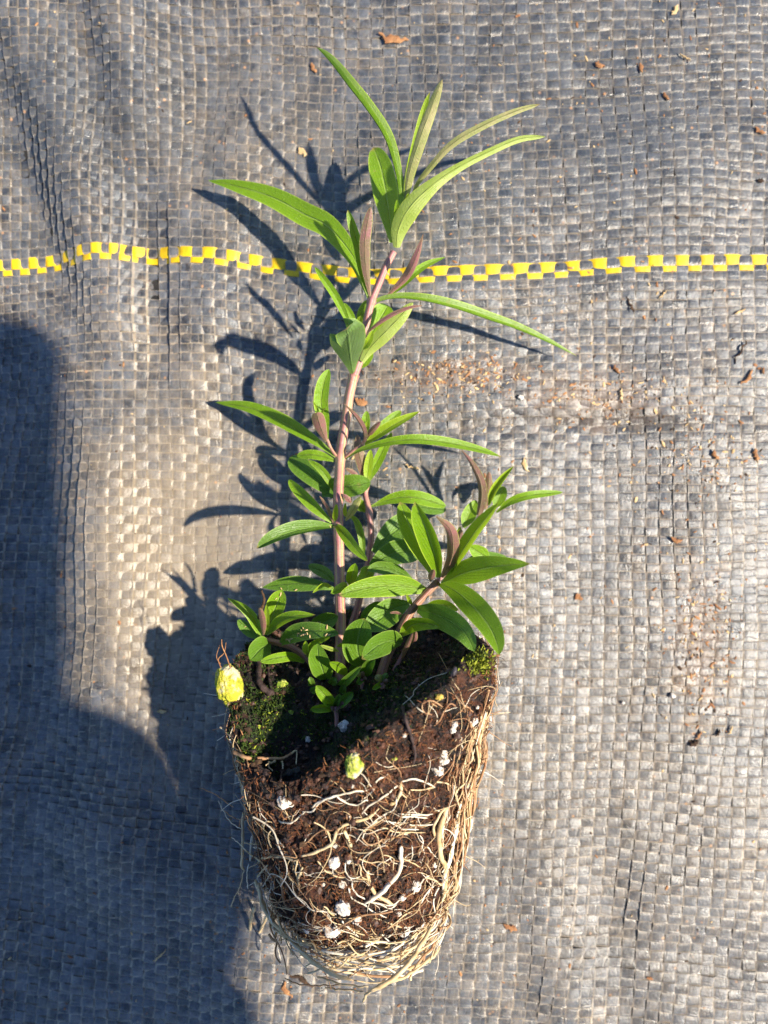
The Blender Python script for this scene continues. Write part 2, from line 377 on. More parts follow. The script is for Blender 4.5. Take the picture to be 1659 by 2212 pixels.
# column positions (display px)
cols = [830.0]
while cols[-1] < 2420: cols.append(cols[-1] + 29.0 * (1 + .05 * (rng.random() - .5)))
left = [830.0]
while left[-1] > -640:
    p = 29.0 if left[-1] > 800 else (25.0 if left[-1] < 560 else 25 + 4 * (left[-1] - 560) / 240)
    left.append(left[-1] - p * (1 + .05 * (rng.random() - .5)))
cols = np.array(left[:0:-1] + cols)
rows = [575 - 6.0, 575 + 12.0]; hws = [11.5, 6.0]
y = rows[0] - 22.5
up = []
while y > -560: up.append(y); y -= 19.8 * (1 + .10 * (rng.random() - .5))
dn = []; y = rows[1] + 16
while y < 2800: dn.append(y); y += (18.8 + 2.4 * min(1, max(0, (y - 1500) / 500))) * (1 + .10 * (rng.random() - .5))
rows = np.array(up[::-1] + rows + dn); hws = np.array([10.2] * len(up) + hws + [9.9 + 1.1 * min(1, max(0, (q - 1500) / 500)) for q in dn])
J0 = len(up)
nc, nr = len(cols), len(rows)
tilt = rng.normal(0, 1, (nr, nc)); tone_c = rng.random((nr, nc)); lift = rng.normal(0, .03, (nr, nc)); tilt *= .75
SUB = 6; A = .13
def strip_mesh(cx, cy, hx, hy, zz, tone, prof, ulen):
    """cx,cy centre line px arrays (n,), hx/hy half-width vectors px, zz height"""
    n = len(cx); V = np.empty((n, 4, 3)); UV = np.empty((n, 4, 2))
    for k, (o, hz) in enumerate(prof):
        X = (cx + hx * o - 829.5) * PX; Y = (1106 - (cy + hy * o)) * PX
        V[:, k, 0] = X; V[:, k, 1] = Y; V[:, k, 2] = zz[:, k] + hz
        UV[:, k, 0] = ulen; UV[:, k, 1] = k / 3
    i = np.arange(n - 1)[:, None]; k = np.arange(3)[None, :]
    a = i * 4 + k
    F = np.stack([a, a + 4, a + 5, a + 1], -1).reshape(-1, 4)
    return V.reshape(-1, 3), F, UV.reshape(-1, 2), np.repeat(tone, 4)
PROF = [(-1, -.012), (-.80, 0), (.80, 0), (1, -.012)]
def wave(s): return np.tanh(2.6 * s) / math.tanh(2.6)
parts = {'grey': [], 'yellow': []}
for j in range(nr):
    f = np.linspace(0, nc - 1, (nc - 1) * SUB + 1)
    ic = np.clip(np.round(f).astype(int), 0, nc - 1)
    x0 = np.interp(f, np.arange(nc), cols)
    cx = colX(x0, rows[j]); cy = rowY(rows[j], cx)
    s = np.cos(math.pi * f) * (1 if j % 2 == 0 else -1)
    hw = hws[j] * (1.0 + .04 * np.sin(f * 1.3 + j)) * (.96 + .08 * tone_c[j, ic])
    ph = (f - ic)
    yel_ = j in (J0, J0 + 1)
    if yel_: s = np.clip(s + (.30 if j == J0 + 1 else .12), -1, 1)
    base = (A * 1.5 * wave(s) + .03) if yel_ else A * wave(s) + lift[j, ic] * (1 - np.abs(ph) * 2) + tilt[j, ic] * ph * .10 * (s > 0)
    gx = (cx - 829.5) * PX; gy = (1106 - cy) * PX
    z = g(gx, gy)[:, None] + base[:, None] + (tilt[(j * 7) % nr, ic] * (.0 if yel_ else .05))[:, None] * np.array([-1, -.7, .7, 1])
    slope = np.gradient(cy, cx)
    V, F, UV, tn = strip_mesh(cx, cy, -slope * hw, hw * np.ones_like(cx), z, tone_c[j, ic], PROF, f)
    parts['yellow' if j in (J0, J0 + 1) else 'grey'].append((V, F[:, ::-1], UV, tn))
for i in range(nc):
    f = np.linspace(0, nr - 1, (nr - 1) * SUB + 1)
    jc = np.clip(np.round(f).astype(int), 0, nr - 1)
    yj = np.interp(f, np.arange(nr), rows)
    cx = colX(np.ones_like(yj) * cols[i], yj); cy = rowY(yj, cx)
    s = -np.cos(math.pi * f) * (1 if i % 2 == 0 else -1)
    wl = 14.6 if cols[i] > 800 else 12.8
    wl = wl * (1 - .22 * (cols[i] < 240) * (1 - sm(700, 1300, yj)))
    topleft = np.clip(1 - cx / 900, 0, 1) * np.clip(1 - cy / 750, 0, 1)
    hw = wl * (1 - .30 * topleft * (rng.random() < .6)) * (.97 + .05 * np.sin(f * .9 + i * 2)) * (.97 + .08 * tone_c[jc, i])
    ph = f - jc
    base = A * wave(s) + tilt[jc, i] * ph * .08 * (s > 0)
    gx = (cx - 829.5) * PX; gy = (1106 - cy) * PX
    z = g(gx, gy)[:, None] + base[:, None] + (tilt[jc, (i * 5) % nc] * .055 * (1 - ((jc == J0) | (jc == J0 + 1))))[:, None] * np.array([-1, -.7, .7, 1])
    V, F, UV, tn = strip_mesh(cx, cy, hw, np.zeros_like(cx), z, 1 - tone_c[jc, i], PROF, f)
    parts['grey'].append((V, F, UV, tn))
def merge(lst):
    off = 0; Vs, Fs, Us, Ts = [], [], [], []
    for V, F, U, T in lst: Vs.append(V); Fs.append(F + off); Us.append(U); Ts.append(T); off += len(V)
    return np.vstack(Vs), np.vstack(Fs), np.vstack(Us), np.concatenate(Ts)
V, F, UV, T = merge(parts['grey'])
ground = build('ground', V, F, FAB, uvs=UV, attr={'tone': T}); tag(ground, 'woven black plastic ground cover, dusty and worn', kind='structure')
V, F, UV, T = merge(parts['yellow'])
build('yellow_stripe', V, F, YEL, parent=ground, uvs=UV, attr={'tone': T})
# outer sheet of the same cloth, just below the woven middle
xs = np.concatenate([[-1500, -600, -250], np.linspace(-140, 140, 57), [250, 600, 1500]])
ys = np.concatenate([[-1500, -600, -300], np.linspace(-180, 180, 73), [300, 600, 1500]])
GX, GY = np.meshgrid(xs, ys); GZ = g(GX, GY) * np.exp(-(np.maximum(0, np.hypot(GX, GY) - 150) / 60) ** 2) - .75
V = np.stack([GX, GY, GZ], -1).reshape(-1, 3); nx = len(xs)
F = np.array([(r * nx + c, r * nx + c + 1, (r + 1) * nx + c + 1, (r + 1) * nx + c) for r in range(len(ys) - 1) for c in range(nx - 1)])
tag(build('ground_sheet', V, F, [SHEET, UNDER], midx=[1 if (abs(V[f[0]][0] + V[f[2]][0]) < 190 and abs(V[f[0]][1] + V[f[2]][1]) < 260) else 0 for f in F]), 'outer spread of the black ground cover', kind='structure')
def gz(x, y): return float(g(np.array([x]), np.array([y]))[0]) + A

# ------------------------------------------------------------------ the plug of roots and peat
root_loc = at(800, 2020, 0)
plant = empty('seedling', Vector((-2.5, -66, 0)), 'young leafy seedling with pink stem and bare plug of roots lying on black woven cloth', 'seedling')
Bc = Vector((-4.0, -66.6, 13.2)); Tc = Vector((-4.5, -25.3, 20.0))
ax = (Tc - Bc).normalized(); LEN = (Tc - Bc).length
e1 = Vector((1, 0, 0)); e1 = (e1 - ax * e1.dot(ax)).normalized(); e2 = e1.cross(ax).normalized()
if e2.z < 0: e2 = -e2
e2 = e2 * .83      # the plug is pressed a little flat
R0, R1 = 14.2, 21.2
def bumpg(a, c, w):  # angular bump
    d = (a - c + math.pi) % (2 * math.pi) - math.pi
    return math.exp(-.5 * (d / w) ** 2)
def rimh(a):        # axial offset of the broken upper rim; a=0 right, pi/2 towards the viewer, pi left
    return -3.6 * math.sin(a) + 5.0 * bumpg(a, R(38), .42) - 9.0 * bumpg(a, R(126), .42) - 2.0 * bumpg(a, R(160), .4) + 2.0 * bumpg(a, R(0), .4)
NT = 460
prof = []
for k in range(14): prof.append(('bot', k / 14))
for k in range(190): prof.append(('side', k / 189))
for k in range(1, 78): prof.append(('top', k / 77))
Vb, mid = [], []
for kind, t in prof:
    for q in range(NT):
        a = 2 * math.pi * q / NT; dr = e1 * math.cos(a) + e2 * math.sin(a)
        if kind == 'bot':
            r = (R0 - 4.0) * t; p = Bc + dr * r - ax * (2.6 * math.cos(t * math.pi / 2 * .9)) ; nn = -ax
        elif kind == 'side':
            L = LEN + rimh(a) + 2.5; s = -1.5 + L * t
            r = R0 + (R1 - R0) * min(1.1, max(0, s / LEN)); r -= 4.4 * (1 - min(1, (s + 1.5) / 9.0)) ** 2
            r += .9 * math.sin(a * 3 + 1) * .5
            edge = max(0, (t - .93) / .07); r -= 1.1 * edge ** 2
            p = Bc + ax * s + dr * r; nn = dr
        else:
            ra = (R1 - 1.2) * (1 - t); h0 = LEN + 1.0 + rimh(a)
            depth = rimh(a) * (1 - (1 - t) ** 1.3) + 2.5 * math.sin(min(1, t * 1.5) * math.pi / 2)
            # the front-left is broken away: a hollow
            hx, hy = ra * math.cos(a), ra * math.sin(a)
            hollow = 5.5 * math.exp(-((hx + 8.5) ** 2 / 80 + (hy - 11) ** 2 / 40))
            p = Bc + ax * (h0 - depth - hollow) + dr * ra; nn = ax
        amp = .9 if kind != 'bot' else .6
        n1 = noise.fractal(p * .22, 1.0, 2.0, 4) * 1.1 + noise.fractal(p * 1.0 + Vector((5, 5, 5)), .8, 2.0, 4) * .8
        n1 += (noise.turbulence(p * 1.1 + Vector((2, 7, 1)), 3, True) - .8) * (.75 if kind != 'top' else 1.1)
        Vb.append(p + nn * n1 * amp)
nrg = len(prof); Fb = []; midx = []
for i in range(nrg - 1):
    for q in range(NT):
        q2 = (q + 1) % NT
        Fb.append((i * NT + q, i * NT + q2, (i + 1) * NT + q2, (i + 1) * NT + q)); midx.append(1 if prof[i][0] == 'top' else 0)
Vb_np = np.array([list(v) for v in Vb])
ball = build('root_ball', Vb_np, np.array(Fb), [PEAT, PEATM], parent=plant, midx=midx)
# flip check
bvh = BVHTree.FromPolygons([tuple(v) for v in Vb], Fb)
EYE = Vector((0, 0, H))
def surf(u, v, lift=0.0, miss=14.0):
    d = (at(u, v, 0) - EYE).normalized()
    h = bvh.ray_cast(EYE, d)
    if h[0] is None: return at(u, v, miss), Vector((0, 0, 1)), False
    n = h[1] if h[1].dot(d) < 0 else -h[1]
    return h[0] + n * lift, n, True
def chunk(c, size, seed, squash=(1, 1, 1), rough=.35, sub=3, rot=None, fq=1.4):
    """irregular lump as vertices and faces"""
    import bmesh
    bm = bmesh.new(); bmesh.ops.create_icosphere(bm, subdivisions=sub, radius=1)
    V = []
    o = Vector((seed * 3.1, seed * 1.7, seed * .9))
    for v in bm.verts:
        k = 1 + rough * noise.fractal(v.co * fq + o, .8, 2.0, 4)
        q = Vector((v.co.x * squash[0], v.co.y * squash[1], v.co.z * squash[2])) * k * size
        if rot: q.rotate(rot)
        V.append(Vector(c) + q)
    F = [tuple(x.index for x in f.verts) for f in bm.faces]; bm.free()
    return [tuple(v) for v in V], F
from mathutils import Euler
def lump(name, c, x, y, rpx, mat, squash=(1, 1, .7), rough=.45, parent=plant, sink=.25, rz=0, sub=4, fq=1.4):
    u, v = uv(c, x, y); p, n, hit = surf(u, v)
    r = rpx * MMC * (1 - p.z / H)
    V, F = chunk(p + n * r * (squash[2] * .5 - sink), r, x * .01 + y * .013, squash, rough, sub, Euler((0, 0, R(rz))), fq)
    return build(name, V, F, mat, parent=parent, origin=p)

# ---- perlite, lumps, twigs in the plug
for (c, x, y, r) in [('R2', 235, 895, 40), ('R2', 300, 1065, 28), ('R2', 300, 1255, 52), ('R2', 412, 1345, 30), ('R2', 235, 1422, 60), ('R2', 345, 880, 17),
                     ('R2', 780, 1430, 38), ('R2', 870, 1070, 34), ('R2', 770, 1160, 24), ('R2', 1090, 30, 26), ('R2', 1092, 80, 32), ('R2', 1052, 172, 40),
                     ('R2', 380, 290, 18), ('R1', 690, 415, 50), ('R1', 1080, 750, 20), ('C8', 1115, 1075, 32), ('C8', 975, 1100, 24), ('C8', 965, 1145, 26),
                     ('C8', 1158, 968, 12), ('C8', 585, 1190, 14), ('R1', 375, 350, 20), ('R1', 985, 1065, 13), ('C7', 1120, 1320, 40), ('C7', 825, 1420, 20),
                     ('R2', 20, 1420, 22), ('R2', 735, 1300, 18), ('R2', 1020, 905, 18), ('C8', 700, 800, 14)]:
    lump('perlite_grain', c, x, y, r * 1.2, PERL, squash=(1, .9, .65), rough=.34, rz=x, sink=.1)
lump('mossy_lump', 'C7', 225, 1000, 118, LUMPY, squash=(.85, 1.40, .75), rough=.20, sink=0, fq=1.5, sub=5, rz=8)['label'] = 'large bright yellow mossy lump at left rim'
lump('mossy_lump', 'R2', 385, 110, 84, LUMPG, squash=(.85, 1.15, .7), rough=.22, sink=.1, fq=1.5, sub=5)['label'] = 'lime and cream lump on the broken front edge'
lump('mossy_lump', 'C7', 632, 998, 44, LUMPG, squash=(1, 1, .8), sink=.1)
lump('mossy_lump', 'C7', 440, 1330, 20, LUMPG, sink=.1); lump('mossy_lump', 'C7', 690, 1210, 18, LUMPG, sink=.1)
lump('mossy_lump', 'R2', 705, 70, 22, LUMPG, sink=.1)
lump('seed', 'C8', 865, 885, 32, SEED, squash=(1, .8, .7), rough=.2, sink=0)
lump('seed', 'C8', 978, 700, 40, SHINY, squash=(.55, 1.1, .5), rough=.15, sink=-.1, rz=-25)
lump('charcoal_bit', 'R1', 750, 215, 85, CHAR, squash=(1.05, .75, .7), rough=.5, sink=-.1, rz=20)
def smooth(path, it=2):
    p = np.array(path, float)
    for _ in range(it): p[1:-1] = (p[:-2] + 2 * p[1:-1] + p[2:]) / 4
    return p
def on_surf(c, pts, lift, miss=14.0, n=None):
    """photo points -> points lying on the plug; x,y or x,y,z(fixed height)"""
    out = []
    for p in pts:
        if len(p) == 3: out.append(list(P(c, *p)))
        else:
            u, v = uv(c, *p); q, nn, hit = surf(u, v, lift, miss); out.append(list(q))
    return out
def twig(name, c, pts, w, mat, lift=.4, taper=.5, parent=plant, label=None):
    path = spline(on_surf(c, pts, lift), 6 * len(pts))
    r = w * MMC * .5 * .8
    rad = np.linspace(r, r * taper, len(path)) * (1 + .18 * np.sin(np.arange(len(path)) * 1.7))
    o = tube(name, path, rad, mat, parent, sides=9)
    if label: o['label'] = label
    return o
twig('twig', 'C8', [(602, 965), (610, 1060), (628, 1200), (652, 1300), (662, 1400)], 30, TWIG, lift=.7)
twig('twig', 'C7', [(500, 1090), (470, 980), (440, 860), (430, 780)], 60, TWIG, lift=.9)
twig('twig', 'C7', [(560, 1070), (520, 950), (495, 850)], 34, TWIG, lift=.6)
twig('twig', 'C7', [(440, 470, 17), (465, 380, 18), (480, 320, 19), (460, 250, 20)], 34, BARKD, lift=.5)
twig('twig', 'R1', [(655, 260), (665, 180), (700, 80), (730, 30)], 14, TWIG, lift=.8)
twig('dry_sprig', 'C7', [(215, 860, 24), (180, 760, 24), (150, 690, 25), (145, 635, 25)], 12, BARK)
twig('dry_sprig', 'C7', [(140, 860, 24), (120, 790, 24), (165, 740, 24), (180, 660, 25)], 10, BARK)
twig('dry_sprig', 'C7', [(135, 830, 24), (105, 770, 24), (130, 680, 24)], 8, BARK)
twig('rhizome', 'R1', [(330, 20), (420, 55), (500, 75), (600, 80), (690, 60), (760, 45)], 30, ROOTT, lift=1.2, taper=.7, label='orange knobbly root piece with white root tips')
for a, b in (((595, 90), (590, 170)), ((645, 80), (648, 150)), ((755, 50), (750, 110)), ((525, 90), (515, 120))):
    twig('root_tip', 'R1', [a, ((a[0] + b[0]) / 2 + 4, (a[1] + b[1]) / 2), b], 18, ROOTC, lift=1.3)
twig('hair', 'C8', [(612, 955), (640, 900), (700, 850), (800, 780), (900, 722)], 5, ROOTW, lift=1.0, taper=.8)

# ---- named roots
ROOTS = [
 ('R2', [(735, 770), (745, 860), (735, 950), (690, 1030), (600, 1110), (480, 1200)], 32, ROOTW), ('R2', [(485, 930), (510, 1020), (560, 1110), (620, 1160), (700, 1220)], 26, ROOTC),
 ('R2', [(1350, 150, 21), (1290, 280), (1235, 430), (1180, 620), (1120, 850), (1092, 1000), (1080, 1150)], 30, ROOTW),
 ('R2', [(1300, 410, 20), (1290, 540, 20), (1262, 700, 20), (1230, 900, 19), (1198, 1110, 17)], 30, ROOTW),
 ('R2', [(1110, 430), (1050, 560), (1035, 700), (1070, 830), (1090, 950), (1080, 1150), (1020, 1300), (960, 1450), (880, 1600)], 38, ROOTC),
 ('R2', [(1110, 430), (1040, 520), (1008, 620), (1050, 740)], 20, ROOTC), ('R2', [(1140, 520), (1085, 600), (1070, 720), (1062, 800)], 18, ROOTW),
 ('R2', [(1200, 870, 20), (1190, 1000, 19), (1178, 1150, 17), (1168, 1320, 15)], 10, ROOTW),
 ('R2', [(660, 210), (560, 260), (480, 320), (380, 330), (260, 345), (150, 390), (60, 470), (0, 500)], 16, ROOTW),
 ('R2', [(1020, 275), (930, 250), (830, 235), (760, 265), (620, 350), (520, 430), (430, 500)], 16, ROOTW), ('R2', [(760, 265), (740, 340), (700, 390), (660, 415)], 24, ROOTC),
 ('R2', [(600, 465), (480, 530), (360, 580), (270, 650), (200, 720), (100, 780), (0, 830)], 22, ROOTC), ('R2', [(730, 370), (700, 450), (640, 510), (500, 620), (440, 700)], 12, ROOTW),
 ('R2', [(690, 60), (670, 120), (740, 180), (770, 270), (800, 330), (770, 430), (730, 540), (660, 670), (580, 800)], 10, ROOTT),
 ('R2', [(350, 1010), (400, 1100), (470, 1170), (560, 1220), (660, 1250), (730, 1220)], 12, ROOTW), ('R2', [(335, 1090), (370, 1180), (460, 1220), (540, 1270), (640, 1310)], 12, ROOTW),
 ('R2', [(545, 1120), (535, 1180), (580, 1220), (690, 1212), (740, 1170)], 12, ROOTW), ('R2', [(290, 620), (330, 700), (370, 750)], 24, ROOTC),
 ('R2', [(140, 1220), (260, 1340), (400, 1410), (520, 1480), (650, 1530)], 14, ROOTC), ('R2', [(320, 880), (330, 960), (360, 1000), (430, 1000)], 10, ROOTW),
 ('R2', [(410, 890), (440, 920), (450, 980), (490, 1020)], 11, ROOTC), ('R2', [(750, 840), (780, 860), (860, 880), (930, 940)], 10, ROOTC), ('R2', [(840, 750), (835, 800), (850, 860)], 8, ROOTW),
 ('R2', [(900, 660), (930, 700), (930, 760), (900, 850)], 9, ROOTW), ('R2', [(960, 760), (1000, 800), (1030, 870)], 9, ROOTW),
 ('R2', [(740, 490), (850, 495), (1000, 500)], 12, ROOTW), ('R2', [(760, 522), (860, 520), (960, 530)], 12, ROOTW), ('R2', [(640, 560), (760, 600), (900, 625)], 11, ROOTW),
 ('R2', [(690, 572), (850, 575), (1000, 585)], 10, ROOTW), ('R2', [(600, 600), (760, 640), (950, 655)], 10, ROOTC), ('R2', [(560, 560), (480, 640), (420, 720)], 10, ROOTW),
 ('R2', [(630, 545), (540, 610), (460, 660)], 10, ROOTC), ('R2', [(640, 720), (740, 660), (850, 640)], 10, ROOTC), ('R2', [(450, 700), (480, 750), (560, 740), (600, 690)], 12, ROOTT),
 ('R2', [(330, 540), (310, 510), (350, 490), (380, 510), (370, 560)], 10, ROOTT), ('R2', [(260, 350), (320, 410), (400, 435), (480, 410), (520, 390)], 12, ROOTW),
 ('R2', [(570, 265), (550, 320), (500, 370), (430, 410)], 12, ROOTW), ('R2', [(830, 318), (900, 330), (970, 310), (1020, 280)], 12, ROOTC), ('R2', [(740, 340), (780, 370), (810, 320)], 10, ROOTC),
 ('R2', [(1170, 440), (1190, 330), (1260, 230), (1320, 60)], 14, ROOTC), ('R2', [(1200, 420), (1240, 320), (1300, 250), (1345, 120)], 12, ROOTC), ('R2', [(1150, 330), (1180, 200), (1240, 90), (1270, 0)], 10, ROOTT),
 ('R2', [(840, 1130), (880, 1080), (960, 1010), (1040, 940)], 14, ROOTW), ('R2', [(900, 1200), (960, 1130), (1020, 1060)], 16, ROOTW), ('R2', [(720, 1430), (740, 1340), (800, 1290), (900, 1270)], 10, ROOTC),
 ('R2', [(700, 1440), (640, 1480), (560, 1600)], 10, ROOTW), ('R2', [(760, 1290), (850, 1240), (950, 1150)], 10, ROOTC), ('R2', [(870, 1290), (930, 1210), (1010, 1120)], 10, ROOTT),
 ('R2', [(960, 1000), (1030, 1030), (1090, 1060), (1150, 1020)], 14, ROOTC), ('R2', [(410, 850), (500, 870), (600, 870), (680, 900)], 9, ROOTC), ('R2', [(620, 840), (680, 850), (710, 880), (690, 960)], 9, ROOTC),
 ('R3', [(40, 560, 16), (60, 700, 16), (120, 830, 17), (220, 940, 19), (360, 1080, 22), (500, 1200, 25), (640, 1280, 27), (770, 1315, 28)], 30, ROOTC),
 ('R3', [(60, 540), (90, 700), (140, 850, 18), (170, 1000, 14), (210, 1160, 8)], 10, ROOTW),
 ('R3', [(1400, 900, 23), (1300, 1060, 25), (1240, 1160, 27), (1150, 1260, 28), (1060, 1330, 29), (920, 1395, 29)], 32, ROOTC),
 ('R3', [(860, 1490, 22), (885, 1430, 26), (960, 1390, 28), (1080, 1330, 28), (1200, 1290, 26), (1340, 1190, 24)], 20, ROOTC),
 ('R3', [(1460, 1050, 17), (1420, 1120, 19), (1330, 1190, 22), (1200, 1230, 26)], 26, ROOTC), ('R3', [(1440, 960, 18), (1400, 1060, 20), (1300, 1170, 23), (1220, 1300, 24)], 18, ROOTT),
 ('R3', [(500, 1290, 22), (700, 1350, 25), (900, 1370, 28)], 16, ROOTC), ('R3', [(560, 1380, 18), (700, 1395, 22), (860, 1405, 25)], 16, ROOTC), ('R3', [(240, 1300, 10), (360, 1350, 14), (560, 1360, 19), (740, 1350, 24)], 12, ROOTT),
 ('R3', [(590, 1220), (750, 1260), (900, 1285)], 18, ROOTC), ('R3', [(420, 950), (520, 1080), (640, 1150), (800, 1200), (960, 1190)], 12, ROOTC), ('R3', [(310, 960), (470, 1080), (560, 1180), (700, 1230), (860, 1225)], 12, ROOTC),
 ('R3', [(590, 1080), (640, 1140), (760, 1170), (900, 1170)], 9, ROOTW), ('R3', [(1050, 1030), (960, 1120), (940, 1200), (900, 1280)], 10, ROOTW), ('R3', [(1100, 960), (1150, 1020), (1240, 1020)], 12, ROOTT),
 ('R1', [(340, 780), (500, 880), (640, 1020), (760, 1200)], 14, ROOTC), ('R1', [(15, 305, 10), (120, 350, 12), (200, 400, 14), (280, 460, 17)], 9, ROOTT),
 ('R1', [(160, 405, 11), (200, 490, 13), (260, 580, 16), (340, 625, 20)], 8, ROOTW), ('R1', [(210, 490, 12), (280, 540, 15), (380, 560)], 10, ROOTT),
 ('R1', [(350, 500, 17), (350, 620, 17), (348, 760, 17), (345, 900, 16), (355, 950, 15)], 22, ROOTC), ('R1', [(425, 680), (415, 770), (410, 880)], 20, ROOTW), ('R1', [(260, 690, 12), (320, 740, 17), (380, 800, 21)], 8, ROOTW),
 ('R1', [(510, 600), (560, 550), (605, 600), (560, 680), (590, 760)], 12, ROOTC), ('R1', [(540, 560), (510, 620), (540, 680), (600, 690)], 12, ROOTC), ('R1', [(600, 590), (620, 680), (680, 760)], 13, ROOTW),
 ('R1', [(360, 950, 15), (330, 1080, 12), (280, 1180, 7), (255, 1260, 3)], 10, ROOTC), ('R1', [(395, 900, 17), (385, 1000, 16), (390, 1100, 13)], 10, ROOTW), ('R1', [(460, 1010), (520, 1150), (560, 1300, 18), (600, 1450, 14), (650, 1659, 8)], 10, ROOTW),
 ('R1', [(520, 865), (640, 850), (780, 855)], 20, ROOTC), ('R1', [(780, 850), (790, 960), (810, 1080)], 13, ROOTC), ('R1', [(740, 880), (790, 970), (870, 1040)], 11, ROOTT),
 ('R1', [(620, 870), (600, 1000), (610, 1100), (580, 1300)], 10, ROOTT), ('R1', [(660, 950), (670, 1100), (700, 1250)], 24, ROOTT), ('R1', [(560, 890), (460, 1010)], 16, ROOTC),
 ('R1', [(430, 775), (500, 765), (560, 780)], 12, ROOTW), ('R1', [(360, 740), (480, 740)], 9, ROOTC), ('R1', [(800, 780), (870, 690), (980, 630), (1060, 620)], 12, ROOTT), ('R1', [(640, 560), (720, 565), (800, 540), (850, 490)], 13, ROOTW),
 ('R1', [(900, 440), (990, 390), (1100, 350)], 13, ROOTW), ('R1', [(720, 970), (740, 1030), (790, 1080)], 14, ROOTC), ('R1', [(450, 1030), (500, 1180), (600, 1330)], 26, ROOTC),
 ('R1', [(545, 1310, 9), (505, 1390, 5), (470, 1465, 3)], 24, ROOTC), ('R1', [(445, 1240, 10), (415, 1350, 6), (405, 1430, 4)], 26, ROOTC), ('R1', [(830, 940), (820, 1020), (815, 1100)], 18, ROOTC),
 ('R1', [(940, 890), (1010, 950), (1100, 990), (1260, 1000)], 12, ROOTC), ('C8', [(710, 940), (760, 910), (830, 920), (890, 960)], 13, ROOTT), ('C8', [(990, 950), (940, 930), (890, 980), (870, 1050), (800, 1110)], 13, ROOTT),
 ('C8', [(1010, 1000), (1040, 960), (1090, 960), (1120, 1010)], 11, ROOTT), ('C8', [(710, 950), (740, 1000), (800, 1030)], 10, ROOTT), ('C8', [(1200, 740, 19), (1230, 850, 19), (1240, 950, 19), (1215, 1100, 19)], 14, ROOTC),
]
ROOTS = ROOTS[:100]
for c, pts, w, m in ROOTS:
    if  (c == 'R2' and w == 30 and pts[0][0] > 1000): w *= 1.2
    path = smooth(spline(on_surf(c, pts, w * MMC * .30 + .35), 7 * len(pts)), 4)
    jit = np.array([[noise.noise(Vector(p) * .9 + Vector((k, 0, 0))) * .16 for k in (0, 9, 17)] for p in path])
    path = path + jit; r = w * MMC * .5 * (.92 if w > 17 else .76)
    rad = r * (1 + .10 * np.sin(np.arange(len(path)) * .9 + w)) * np.clip(np.minimum(np.linspace(.6, 6, len(path)), np.linspace(6, .45, len(path))), 0, 1)
    tube('root', path, rad, m, plant, sides=8)
# ---- fine roots: one mass
Vs, Fs, mi = [], [], []; base = 0
def add_tube(path, rad, m, sides=5):
    global base
    V, F, _ = tube_data(path, rad, sides, base=base, cap=False)
    Vs.append(V); Fs.extend(F); mi.extend([m] * len(F)); base += len(V)
random.seed(11)
def side_point(s, a, lift):
    r = R0 + (R1 - R0) * max(0, s / LEN)
    c = Bc + ax * s; d = e1 * math.cos(a) + e2 * math.sin(a)
    h = bvh.ray_cast(c + d * 40, -d, 40)
    return (h[0] if h[0] is not None else c + d * r) + d * lift
for k in range(500):
    zone = random.random()
    if zone < .34: s = random.uniform(0, 9)               # ring round the bottom
    elif zone < .80:
        s = random.uniform(4, 34)
    else: s = random.uniform(20, LEN)
    a = random.uniform(-.5, math.pi + .5)
    if zone >= .34 and random.random() < .5: a = random.choice([random.uniform(-.4, .75), random.uniform(2.5, 3.5)])
    if zone >= .34 and .9 < a < 2.4 and s > 6 and random.random() < .62: continue
    ang = random.uniform(0, 2 * math.pi)
    if zone < .34: ang = random.choice([0, math.pi]) + random.gauss(0, .35)
    elif a < .8 or a > 2.5: ang = random.choice([1, -1]) * math.pi / 2 + random.gauss(0, .4)
    else: ang = random.choice([0, math.pi]) + random.gauss(0, .7)
    st = random.uniform(.5, .9); n = random.randint(6, 22); lift = random.uniform(.15, 1.1); pts = []
    turn = random.gauss(0, .10)
    for q in range(n):
        if s < -1 or s > LEN + rimh(a) + 1: break
        pts.append(list(side_point(s, a, lift + .25 * math.sin(q * .8 + k))))
        ang += turn + random.gauss(0, .13); s += math.sin(ang) * st; a += math.cos(ang) * st / 17
    if len(pts) < 5: continue
    path = smooth(spline(smooth(pts, 3), len(pts) * 2), 3); r = random.choice([.045, .055, .065, .08, .10, .15])
    add_tube(path, np.linspace(r, r * .5, len(path)), random.choice([0, 1, 1, 2, 2]))
for o in [o for o in bpy.data.objects if o.name.startswith('root') and not o.name.startswith('root_')]:
    ow = WORLD[o.name]; vs = o.data.vertices; nn_ = len(vs) // 8
    for q in range(random.randint(1, 4)):
        i_ = random.randint(2, max(3, nn_ - 3)); p = vs[min(i_ * 8, len(vs) - 1)].co * 1000 + ow
        if p.z < 8: continue
        d = Vector((random.gauss(0, 1), random.gauss(0, 1), 0)).normalized(); pts = [list(p)]
        for t_ in range(random.randint(4, 9)):
            d = (d + Vector((random.gauss(0, .35), random.gauss(0, .35), 0))).normalized(); p = p + d * .7
            h = bvh.ray_cast(Vector((p.x, p.y, 60)), Vector((0, 0, -1)))
            if h[0] is None: break
            p = Vector((p.x, p.y, h[0].z + .25)); pts.append(list(p))
        if len(pts) > 3: add_tube(smooth(spline(pts, len(pts) * 2), 2), np.linspace(.07, .03, len(pts) * 2), random.choice([0, 1, 2]))
